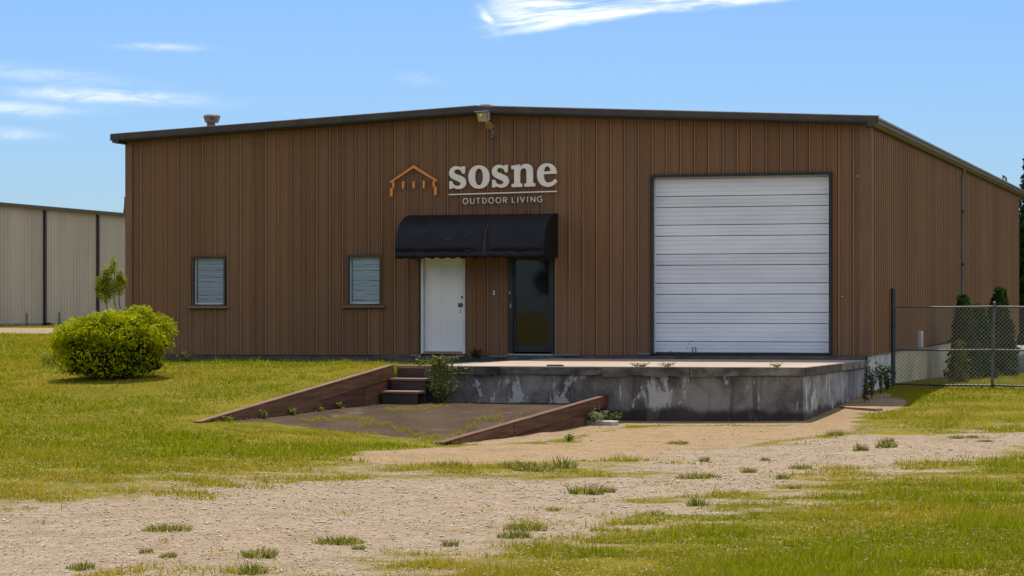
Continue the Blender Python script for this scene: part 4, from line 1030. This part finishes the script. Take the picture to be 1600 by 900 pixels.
# low shoot left of the bush
x = gpix(80, 573)
lp = thing('low_shrub', 'low pale leafy shrub at the left foot of the round bush', 'shrub', x[0], x[1], x[2])
add_leaves('foliage', lp, lobes([(0, 0, .16, .20, .18, .16), (.2, .1, .25, .2, .2, .22), (-.08, 0, .10, .14, .12, .1)], 420, .05, .4, (.09, .12, .015), (.24, .26, .04), .7, .7, .8, .0))
MB().tube([(x[0], x[1], x[2]-.05), (x[0]+.1, x[1]+.05, x[2]+.3)], .012, 5, .004).build('stem', 'foliage_stem', lp)

def weed(name, label, px, py, h, w, n, cat='weed', lo=(.05, .09, .015), hi=(.17, .22, .04), size=.05, at=None, group=None, flower=False):
    """broad-leaf weed: thin stems with leaves along them"""
    u, v, z = at if at else gpix(px, py)
    t = thing(name, label, cat, u, v, z, group); mb = MB(); Pp, Nn_ = [], []
    for k_ in range(n):
        a = rng.uniform(0, 2*math.pi); r = w*rng.random()**.6; hh = h*rng.uniform(.55, 1)
        p1 = (r*math.cos(a)*.5, r*math.sin(a)*.5, hh*.6); p2 = (r*math.cos(a), r*math.sin(a), hh)
        mb.tube([(u, v, z-.02), (u+p1[0], v+p1[1], z+p1[2]), (u+p2[0], v+p2[1], z+p2[2])], .005, 4, .002)
        for q in range(14):
            f = rng.uniform(.2, 1.05); Pp.append([p2[0]*f+rng.normal(0, .025), p2[1]*f+rng.normal(0, .025), max(.01, hh*f+rng.normal(0, .02))]); Nn_.append([math.cos(a)*.3, math.sin(a)*.3, 1])
    mb.build('stem', 'foliage_stem', t); Pp = np.array(Pp); Nn_ = np.array(Nn_); f = rng.random((len(Pp), 1)); tint = np.array(lo)*(1-f)+np.array(hi)*f
    add_leaves('foliage', t, leaf_cloud(Pp, Nn_, size, .5, tint, .3, .5)); return t
# vine tumbling over the gap between steps and dock
vu, vv = front(692, 600, SK(UL)-.06)[0], SK(UL)-.14
vine = thing('vine', 'leafy green vine hanging over the dock edge beside the steps', 'vine', vu, vv, .29)
Pp, Nn_ = [], []; mb = MB()
for k_ in range(26):
    x = vu+rng.normal(0, .13); y = vv-rng.random()*.18; zt = DK+rng.uniform(-.1, .16)
    pts = [(vu+rng.normal(0, .06), vv-.02, .27), (x, y, .6), (x+rng.normal(0, .06), y-.05, zt), (x+rng.normal(0, .16), y-.02, zt-rng.uniform(-.1, .12))]
    mb.tube(pts, .006, 4, .003)
    for q in range(26):
        f = rng.uniform(.05, 1)*3; i = min(int(f), 2); g = f-i
        c = [pts[i][e]*(1-g)+pts[i+1][e]*g for e in range(3)]; Pp.append([c[0]-vu+rng.normal(0, .035), c[1]-vv+rng.normal(0, .035), c[2]-.29+rng.normal(0, .03)]); Nn_.append([rng.normal(0, .4), -.8, .8])
mb.build('stem', 'foliage_stem', vine)
Pp, Nn_ = np.array(Pp), np.array(Nn_); f = rng.random((len(Pp), 1)); add_leaves('foliage', vine, leaf_cloud(Pp, Nn_, .065, .55, np.array((.04, .075, .012))*(1-f)+np.array((.19, .21, .035))*f, .2, .5))
def pad_at(px, py):
    Y = (.29-CAMZ)/((HY-py)/F); return (*UV((px-CX)/F*Y, Y), .285)
weed('weed', 'pale flowering weed at the left foot of the steps', 603, 626, .19, .10, 6, at=pad_at(603, 626), hi=(.30, .32, .10))
weed('weed', 'small weed at the middle foot of the steps', 629, 626, .14, .10, 4, at=pad_at(630, 626))
weed('weed', 'bright weed at the right foot of the steps beside the vine', 664, 626, .15, .14, 7, at=pad_at(664, 626), hi=(.22, .26, .03))
for (px, py, h_, lb) in ((355, 657, .10, 'seedling at the low front end of the left timber wall'), (413, 651, .15, 'leafy weed a third of the way up the left timber wall foot'), (457, 645, .13, 'small weed at the middle foot of the left timber wall'), (499, 641, .10, 'tiny weed below the joint in the left timber wall'), (529, 637, .13, 'weed at the left timber wall foot near the steps')):
    vq = sidep(px, py, -7.42)[0]; weed('weed', lb, px, py, h_, .09, 5, at=(-7.42, vq, padz(.02, (vq+16.2)/8.45)-.01), hi=(.24, .27, .03))
u, z = front(743, 556, -.3)
weed('weed', 'dark bushy weed at the wall between the two doors', 743, 556, .22, .18, 14, at=(u, -.3, DK-.01), lo=(.02, .035, .008), hi=(.06, .075, .02), size=.06)
for (px, py, h, w, n, lb) in ((1362, 602, .75, .16, 16, 'tall leafy weed against the white foundation at the building corner'), (1376, 600, .85, .14, 12, 'spindly tall weed in front of the white foundation'), (1387, 602, .6, .22, 16, 'weed clump at the foot of the dark fence post'), (1351, 606, .45, .12, 8, 'weed in the gap between dock end and foundation')):
    _v = sidep(px, py, .32)[0]; weed('weed', lb, px, py, h, w, n, at=(.32, _v, float(ground(.32, _v))), lo=(.03, .055, .012), hi=(.12, .16, .035), size=.07)
weed('weed', 'white flowering weed clump by the concrete chunk at the dock foot', 928, 664, .28, .26, 26, lo=(.08, .12, .03), hi=(.34, .36, .20))
weed('weed', 'green weed clump at the dock foot right of the timber wall', 960, 661, .20, .16, 16)
weed('weed', 'lone small weed standing on the bare dirt by the timber wall', 889, 690, .13, .06, 5)
weed('weed', 'weed growing along the wall foot right of the round bush', 292, 566, .26, .34, 14, lo=(.06, .09, .015), hi=(.20, .24, .05))
for (px, py, u_) in ((1000, 574, .18), (1213, 573, .09), (1045, 574, .12)):
    u, z = front(px, py, SK(-2)+.15)
    weed('weed', {1000: 'long low weed strip on the dock edge below the loading door', 1213: 'dark weed tuft on the dock edge near its right corner', 1045: 'flat yellowish weed on the dock edge left of the corner tuft'}[px], px, py, .07, u_*1.5, 8, at=(u, SK(u)+.1, DK), size=.035, lo=(.10, .11, .02), hi=(.22, .22, .03))

# chunks lying about
x = gpix(937, 664)
ch = thing('concrete_chunk', 'broken pale concrete chunk lying against the timber wall end', 'rubble', x[0], x[1], x[2])
MB().prism([(x[0]-.25, x[1]-.1), (x[0]+.27, x[1]-.16), (x[0]+.32, x[1]+.12), (x[0]-.1, x[1]+.2)], 'z', x[2]-.04, x[2]+.075).build('chunk', 'stone', ch, bevel=.02)
x = gpix(1338, 641)
bd = thing('lit_dirt_edge', 'pinkish slab standing in for the sunlit dirt edge beside the dock corner', 'dirt edge', x[0], x[1], x[2])
MB().prism([(x[0]-.42, x[1]+.5), (x[0]-.30, x[1]+.62), (x[0]+.52, x[1]-.1), (x[0]+.4, x[1]-.26)], 'z', x[2]-.05, x[2]+.05).build('plank', 'lit_dirt', bd, bevel=.012)  # board shape made up to stand in for a sunlit edge of dirt

# arborvitae along the side wall behind the fence
def cone_shrub(px, y_top, hw_px, u, label, lo=(.018, .042, .009), hi=(.085, .14, .028), vofs=0):
    v, zt = sidep(px, y_top, u); g = float(ground(u, v)); Y = W(u, v)[1]; h = zt-g; r = hw_px*Y/F
    t = thing('cone_shrub', label, 'conifer shrub', u, v, g, 'conical shrubs along the side wall')
    n = int(5200*h*r*2); zz_ = rng.random(n)**1.15; a = rng.uniform(0, 2*math.pi, n)
    rad = r*np.clip(1.06-zz_, 0, 1)**.75*np.minimum(1, zz_*6+.65)*(1-.5*rng.random(n)**1.5)*(1+.30*np.sin(a*3+zz_*9+px)+.16*np.sin(a*7-zz_*23))+rng.normal(0, .05, n)
    Pp = np.c_[rad*np.cos(a), rad*np.sin(a), zz_*h]; Nn_ = np.c_[np.cos(a), np.sin(a), np.full(n, .5)]; f = np.clip(rng.normal(.45, .25, n), 0, 1)[:, None]
    add_leaves('foliage', t, leaf_cloud(Pp, Nn_, .16, .35, np.array(lo)*(1-f)+np.array(hi)*f, 1.5, .5))
    MB().tube([(u, v, g-.1), (u, v, g+h*.8)], .05, 6, .01).build('trunk', 'foliage_stem', t)
cone_shrub(1506, 464, 20, .85, 'dark conical evergreen nearest the downspout')
cone_shrub(1529, 478, 24, 1.05, 'dark conical evergreen second from the downspout')
cone_shrub(1562, 452, 25, 1.2, 'tall dark conical evergreen right of the fence middle post')
x = front(1500, 580, 13.0)[0]
cone_shrub(1499, 535, 9, 1.2, 'small yellow green conical shrub in front of the first evergreen', (.06, .08, .01), (.20, .20, .03))
def tree(name, label, u, v, h, spec, dens, size, lo, hi, trunk=.12, group=None, aspect=.5):
    g = float(ground(u, v)); t = thing(name, label, 'tree', u, v, g, group)
    d_ = lobes(spec, dens, size, aspect, lo, hi, .7, .2, .8); add_leaves('crown', t, d_)
    mb = MB().tube([(u, v, g-.2), (u+.05, v, g+h*.3), (u-.05, v+.05, g+h*.75)], trunk, 8, trunk*.3)
    for (cx, cy, cz, rx, ry, rz) in spec[:6]: mb.tube([(u, v, g+min(h*.35, cz*.6)), (u+cx*.6, v+cy*.6, g+cz*.8), (u+cx, v+cy, g+cz)], trunk*.45, 6, trunk*.1)
    mb.build('trunk', 'foliage_stem', t); return t
def crown(h, w, n, z0=.25):
    out = []
    for k_ in range(n):
        f = (k_+.5)/n; a = k_*2.4+rng.random(); zz_ = h*(z0+(1-z0)*f*.92); rr = w*(1-.75*abs(f-.35))*(.3+.6*rng.random())
        out.append((rr*math.cos(a), rr*math.sin(a), zz_, w*rng.uniform(.3, .5), w*rng.uniform(.3, .5), w*rng.uniform(.24, .4)))
    return out
u, v = UV((1592-CX)/F*86, 86); tree('conifer_tree', 'tall dark conifer at the far corner of the brown warehouse', u+.35, v, 7.2, [(.0, 0, .7+i*.68, 1.05*(1-i/11), 1.0*(1-i/11), .55) for i in range(10)], 220, .2, (.012, .03, .01), (.04, .075, .02), .1)
u, v = UV((1640-CX)/F*96, 96); tree('broadleaf_tree', 'bright leafy tree at the right edge behind the dark conifer', u+.2, v, 6.5, crown(6.5, 1.8, 14, .12), 70, .28, (.05, .10, .012), (.16, .23, .03), .16)
u, v = UV((1760-CX)/F*90, 90); tree('broadleaf_tree', 'leafy tree beyond the right edge of the view', u, v, 7.5, crown(7.5, 2.4, 14, .25), 50, .32, (.04, .085, .012), (.13, .19, .03), .18)
# low bright hedge far right
for i, (px, Y, w, h) in enumerate(((1555, 92, 1.3, .9), (1590, 94, 1.5, 1.3), (1632, 93, 1.6, 1.1))):
    u, v = UV((px-CX)/F*Y, Y); g = float(ground(u, v))
    t = thing('hedge_bush', ['bright green bush far behind the middle fence post', 'bright green bush at the right edge behind the fence', 'bright bush just beyond the right edge'][i], 'bush', u, v, g)
    add_leaves('foliage', t, lobes([(rng.normal(0, w*.4), rng.normal(0, .4), h*rng.uniform(.3, .75), w*.5, .6, h*.35) for _ in range(7)], 90, .16, .5, (.08, .13, .012), (.22, .30, .03), .6, .3, .8, 0))
    MB().tube([(u, v, g-.1), (u, v, g+h*.5)], .04, 6, .02).build('stem', 'foliage_stem', t)
# grey covered heap behind the fence
u, v = UV((1588-CX)/F*68, 68); g = float(ground(u, v)); hp = thing('covered_heap', 'low rounded heap under a dark grey tarpaulin behind the fence at the right edge', 'tarpaulin', u, v, g)
vs, fs = [], []; nq = 28
for j in range(9):
    f = j/8; 
    for i in range(nq):
        a = 2*math.pi*i/nq; rr = math.cos(f*math.pi/2)**.55; vs.append((u+1.1*rr*math.cos(a)*(1+.06*math.sin(5*a)), v+.9*rr*math.sin(a), g-.05+.78*math.sin(f*math.pi/2)+.03*math.sin(3*a+f*6)))
for j in range(8):
    for i in range(nq): fs.append((j*nq+i, j*nq+(i+1) % nq, (j+1)*nq+(i+1) % nq, (j+1)*nq+i))
MB().add(vs, fs+[tuple(range(8*nq, 9*nq)), tuple(range(nq-1, -1, -1))]).build('tarpaulin', 'grey_tarp', hp, smooth=True)
# tree whose outline the glass door mirrors, behind the viewer
u, v = -27.5, -72; u = front(864, 430, 72)[0]+2.2; tree('broadleaf_tree', 'dark leafy tree mirrored in the glass door', u, v, 9, crown(9, 3.0, 16, .3), 22, .5, (.02, .04, .01), (.06, .09, .02), .25)

# ------------------------------------------------------------------ grass, straw, gravel
def scatter(n, ymin, ymax, power):
    """random ground points inside a wedge a bit wider than the view; nearer ground gets more"""
    t = rng.random(n); Y = (ymin**(1-power)+(ymax**(1-power)-ymin**(1-power))*t)**(1/(1-power)) if power != 1 else ymin*(ymax/ymin)**t
    X = (rng.random(n)*2-1)*(.235*Y+1.2)
    dx, dy = X-C0[0], Y-C0[1]; return dx*CT-dy*ST, dx*ST+dy*CT, X, Y
def blocked(u, v):
    inb = (u > -WID-.1) & (u < .1) & (v > -.1)
    dk = (u > -7.65) & (u < .05) & (v > -7.1+u*.12-.05)
    pad = (u > -7.65) & (u < -3.5) & (v > -16.2) & (v < -7)
    frontedge = pad & (v < -15.3+.5*np.sin(u*3.1)+.3*np.sin(u*7))
    st_ = (u > -7.6) & (u < -6.6) & (v > -8.7) & (v < -7)
    return inb | dk | (pad & ~frontedge) | st_
def g_h(u, v): return ground(u, v)+(fbm(u, v, 1.1, 3)-.5)*.045*(v < -9)*(np.abs(u-USEAM) > .2)
NG = 900000
u, v, X, Y = scatter(NG, 13, 110, 1.55)
bare, sand = masks(u, v)
spot = fbm(u+11, v-70, 1.3, 4); patch = fbm(u+300, v+40, .35, 4); fine = fbm(u, v+90, 1.6, 3)
keep = (~blocked(u, v)) & (rng.random(NG) < np.clip(1.1-bare*1.6+(fine-.5)*2.6*(bare > .04), 0, 1)*np.where(spot < .33, .35, 1)*np.where(bare > .6, sstep(spot, .60, .68)*.9+.16, 1))
u, v, X, Y, bare, patch, fine = [a[keep] for a in (u, v, X, Y, bare, patch, fine)]
n = len(u); z = g_h(u, v); near_wall = np.where((u > -8.2) & (u < .8) & (v > -17), .55, 1.0)
hgt = (.022+.055*rng.random(n)**1.6)*(1-.55*bare)*(.6+1.15*sstep(fine, .45, .75)); hgt *= np.where(rng.random(n) < .05, 1.9, 1.0); hgt *= np.clip(Y/30, .9, 1.15)*np.where(Y > 35, .75, 1)*near_wall
wdt = .0045*np.clip(Y/17, 1, 4.5)*(.7+.6*rng.random(n))
az = rng.uniform(0, 2*math.pi, n); lean = rng.uniform(.1, .9, n)*hgt
px_, py_ = np.cos(az), np.sin(az); az2 = az+rng.normal(0, .9, n)
base = np.c_[X, Y, z-.004]
V = np.stack([base+np.c_[-py_*wdt, px_*wdt, 0*z], base+np.c_[py_*wdt, -px_*wdt, 0*z], base+np.c_[np.cos(az2)*lean, np.sin(az2)*lean, hgt]], 1).reshape(-1, 3)
dry = np.clip(.06+.62*sstep(patch, .46, .68)+.3*sstep(fine, .45, .25)+bare*.9+rng.normal(0, .16, n), 0, 1)[:, None]
g1 = np.array((.10, .15, .003)); g2 = np.array((.24, .275, .004)); y1 = np.array((.34, .28, .024))
k_ = np.clip(rng.random((n, 1))*.7+(fine[:, None]-.5)*1.4+.15, 0, 1); c = (g1*(1-k_)+g2*k_)*(1-dry)+y1*dry
straw = rng.random(n) < .045+.10*bare; c[straw] = np.array((.36, .30, .10))*(.8+.4*rng.random((straw.sum(), 1)))
gr = tri_object('grass', V, np.arange(3*n).reshape(n, 3), 'blade', None, np.repeat(c, 3, 0)); tag(gr, 'short patchy yellow green lawn grass around the gravel track', 'grass', kind='stuff')
# dry straw and clippings lying on turf and gravel
NS = 90000
u, v, X, Y = scatter(NS, 13, 50, 1.6); bare, sand = masks(u, v); keep = ~blocked(u, v) & (rng.random(NS) < .11+.8*bare-.35*sand)
u, v, X, Y, bare = [a[keep] for a in (u, v, X, Y, bare)]; n = len(u); z = g_h(u, v)+np.where(bare > .5, .006, .022+.03*rng.random(n))
az = rng.uniform(0, 2*math.pi, n); ln = .02+.05*rng.random(n); w_ = .0028*np.clip(Y/17, 1, 3); bend = rng.normal(0, .7, n)
p0 = np.c_[X, Y, z]; d1 = np.c_[np.cos(az), np.sin(az), rng.normal(0, .15, n)]*ln[:, None]*.5; d2 = np.c_[np.cos(az+bend), np.sin(az+bend), rng.normal(.1, .2, n)]*ln[:, None]*.5; nn_ = np.c_[-np.sin(az), np.cos(az), 0*az]*w_[:, None]
V = np.stack([p0-d1-nn_, p0-d1+nn_, p0+nn_, p0-nn_, p0+d2+nn_*.5, p0+d2-nn_*.5], 1).reshape(-1, 3)
q = np.arange(n)[:, None]*6; Fq = np.concatenate([q+np.array([0, 1, 2, 3]), q+np.array([3, 2, 4, 5])]); k_ = rng.random((n, 1))
c = np.array((.34, .27, .14))*(1-k_)+np.array((.58, .52, .38))*k_
s_o = tri_object('straw', V, Fq, 'blade', None, np.repeat(c, 6, 0)); tag(s_o, 'dry straw bits and clippings strewn over the turf and gravel', 'straw', kind='stuff')
# gravel stones
NP = 55000
u, v, X, Y = scatter(NP, 13, 46, 1.7); bare, sand = masks(u, v); keep = ~blocked(u, v) & (rng.random(NP) < sstep(bare, .35, .8)*(1-.88*sand))
u, v, X, Y = [a[keep] for a in (u, v, X, Y)]; n = len(u); r = (.0035+.012*rng.random(n)**3.5)*np.clip(Y/18, 1, 1.5); z = g_h(u, v)+r*.25
oc_ = np.array([(1, 0, 0), (0, 1, 0), (-1, 0, 0), (0, -1, 0), (0, 0, 1), (0, 0, -1)], float)
sc_ = np.stack([r*rng.uniform(.8, 1.5, n), r*rng.uniform(.7, 1.2, n), r*rng.uniform(.45, .8, n)], 1); az = rng.uniform(0, 6.3, n)
L = oc_[None]*sc_[:, None]+rng.normal(0, .18, (n, 6, 3))*r[:, None, None]; ca, sa_ = np.cos(az)[:, None], np.sin(az)[:, None]
V = np.stack([L[..., 0]*ca-L[..., 1]*sa_+X[:, None], L[..., 0]*sa_+L[..., 1]*ca+Y[:, None], L[..., 2]+z[:, None]], -1).reshape(-1, 3)
of = np.array([(0, 1, 4), (1, 2, 4), (2, 3, 4), (3, 0, 4), (1, 0, 5), (2, 1, 5), (3, 2, 5), (0, 3, 5)]); Fq = (np.arange(n)[:, None, None]*6+of[None]).reshape(-1, 3)
k_ = rng.random((n, 1)); c = np.array((.32, .245, .175))*(1-k_)+np.array((.54, .44, .34))*k_
p_o = tri_object('gravel', V, Fq, 'tint_stone', None, np.repeat(c, 6, 0)); tag(p_o, 'loose pale gravel stones of the rutted track', 'gravel', kind='stuff')

# single grass tufts standing in the track
def tuft_mesh(n, r, h, name):
    a = rng.uniform(0, 2*math.pi, n); rr = r*np.sqrt(rng.random(n))*(1+.22*np.sin(a*3+r*40)*np.sin(a*2+1)); bx_, by_ = rr*np.cos(a), rr*np.sin(a); hh = h*(.45+.55*rng.random(n))*(1-.5*(rr/r)**2); az = a+rng.normal(0, .8, n); ln = hh*rng.uniform(.2, .7, n); w_ = .006*np.ones(n)
    t_ = rng.uniform(0, 6.3, n); V = np.stack([np.c_[bx_-np.cos(t_)*w_, by_-np.sin(t_)*w_, 0*a-.01], np.c_[bx_+np.cos(t_)*w_, by_+np.sin(t_)*w_, 0*a-.01], np.c_[bx_+np.cos(az)*ln, by_+np.sin(az)*ln, hh]], 1).reshape(-1, 3)
    k_ = rng.random((n, 1)); c = np.array((.09, .12, .012))*(1-k_)+np.array((.22, .23, .025))*k_; c[rng.random(n) < .2] = (.38, .31, .12)
    return V, np.arange(3*n).reshape(n, 3), np.repeat(c, 3, 0)
protos = []
for q in range(6):
    V, Fq, T = tuft_mesh([170, 260, 120, 300, 200, 90][q], [.09, .13, .07, .15, .11, .06][q], [.11, .085, .12, .10, .08, .09][q], 'grass_tuft'); o = tri_object('grass_tuft', V, Fq, 'blade', None, T); protos.append(o)
tufts = [(405, 872, 1.2), (530, 848, 1.2), (393, 898, 1.1), (262, 830, 1.1), (128, 890, 1.0), (228, 862, .9), (263, 872, .8), (560, 858, .8), (805, 840, 1.1), (822, 830, .9), (704, 852, .7), (915, 772, 1.7), (950, 768, 1.0), (865, 798, .6), (1092, 746, 1.4), (1170, 739, 1.1), (1222, 750, .9),
         (1240, 765, .8), (1195, 720, .9), (1250, 732, 1.3), (1345, 704, 1.5), (1385, 700, 1.6), (1390, 690, 1.2), (1495, 685, 1.1), (1520, 684, .8), (1540, 690, .8), (700, 730, 1.4), (810, 732, 1.8), (835, 736, 1.6), (880, 732, 1.7), (1060, 694, 1.3), (1090, 792, 1.1), (1020, 806, 1.0), (1305, 680, 1.3), (1100, 722, .9)]
for i, (px, py, sc) in enumerate(tufts):
    x = gpix(px, py); o = protos[i] if i < 6 else protos[int(rng.integers(6))].copy()
    if i >= 6: col.objects.link(o)
    zz_ = float(g_h(np.array([x[0]]), np.array([x[1]]))[0]); o.location = W(x[0], x[1], zz_); sc *= .95; o.scale = (sc*rng.uniform(.9, 1.4), sc*rng.uniform(.7, 1.2), sc*rng.uniform(.75, 1.1)); o.rotation_euler = (0, 0, rng.uniform(-.5, .5))
    tag(o, 'single low green grass tuft growing out of the gravel track', 'grass tuft', 'grass tufts in the gravel track')
# moss lines in the slab cracks
mv, mf, mc = [], [], []
Pm = []
for (x0, y0, x1, y1, wob) in ((565, 672, 770, 672, 2), (330, 660, 590, 630, 1.0), (590, 627, 860, 629, .8), (650, 640, 700, 632, 2), (700, 664, 735, 654, 2), (750, 647, 785, 645, 1), (800, 650, 815, 644, 3), (560, 660, 582, 655, 1.5), (350, 672, 560, 676, 3), (470, 655, 560, 650, 2), (560, 650, 640, 662, 2), (640, 662, 700, 664, 1.5), (420, 664, 520, 668, 2), (600, 640, 650, 640, 1), (735, 654, 750, 647, 1), (540, 680, 700, 684, 3), (620, 676, 740, 670, 3)):
    nn2 = int(math.hypot(x1-x0, y1-y0)*9)
    for q in range(nn2):
        f = q/nn2+rng.normal(0, .01); px, py = x0+(x1-x0)*f, y0+(y1-y0)*f+wob*math.sin(f*17+x0)+rng.normal(0, .8)
        zt_ = .28; 
        for _ in range(5):
            Y_ = (zt_-CAMZ)/((HY-py)/F); uu, vv2 = UV((px-CX)/F*Y_, Y_); s_ = np.clip((uu+7.5)/3.84, 0, 1); t2 = np.clip((vv2+16.0)/8.5, 0, 1); zt_ = padz(s_, t2)
        if -7.49 < uu < -3.68: Pm.append(((px-CX)/F*Y_, Y_, zt_+.012))
Pm = np.array(Pm); n = len(Pm); az = rng.uniform(0, 6.28, n); hh = .006+.012*rng.random(n)**2
V = np.stack([Pm+np.c_[-np.sin(az), np.cos(az), 0*az-.4]*.010, Pm+np.c_[np.sin(az), -np.cos(az), 0*az-.4]*.010, Pm+np.c_[np.cos(az)*.02, np.sin(az)*.02, hh]], 1).reshape(-1, 3)
k_ = rng.random((n, 1)); mo = tri_object('moss', V, np.arange(3*n).reshape(n, 3), 'blade', None, np.repeat(np.array((.15, .15, .018))*(1-k_)+np.array((.27, .25, .03))*k_, 3, 0))
tag(mo, 'yellow green moss and seedlings growing in the ramp slab cracks', 'moss', kind='stuff')
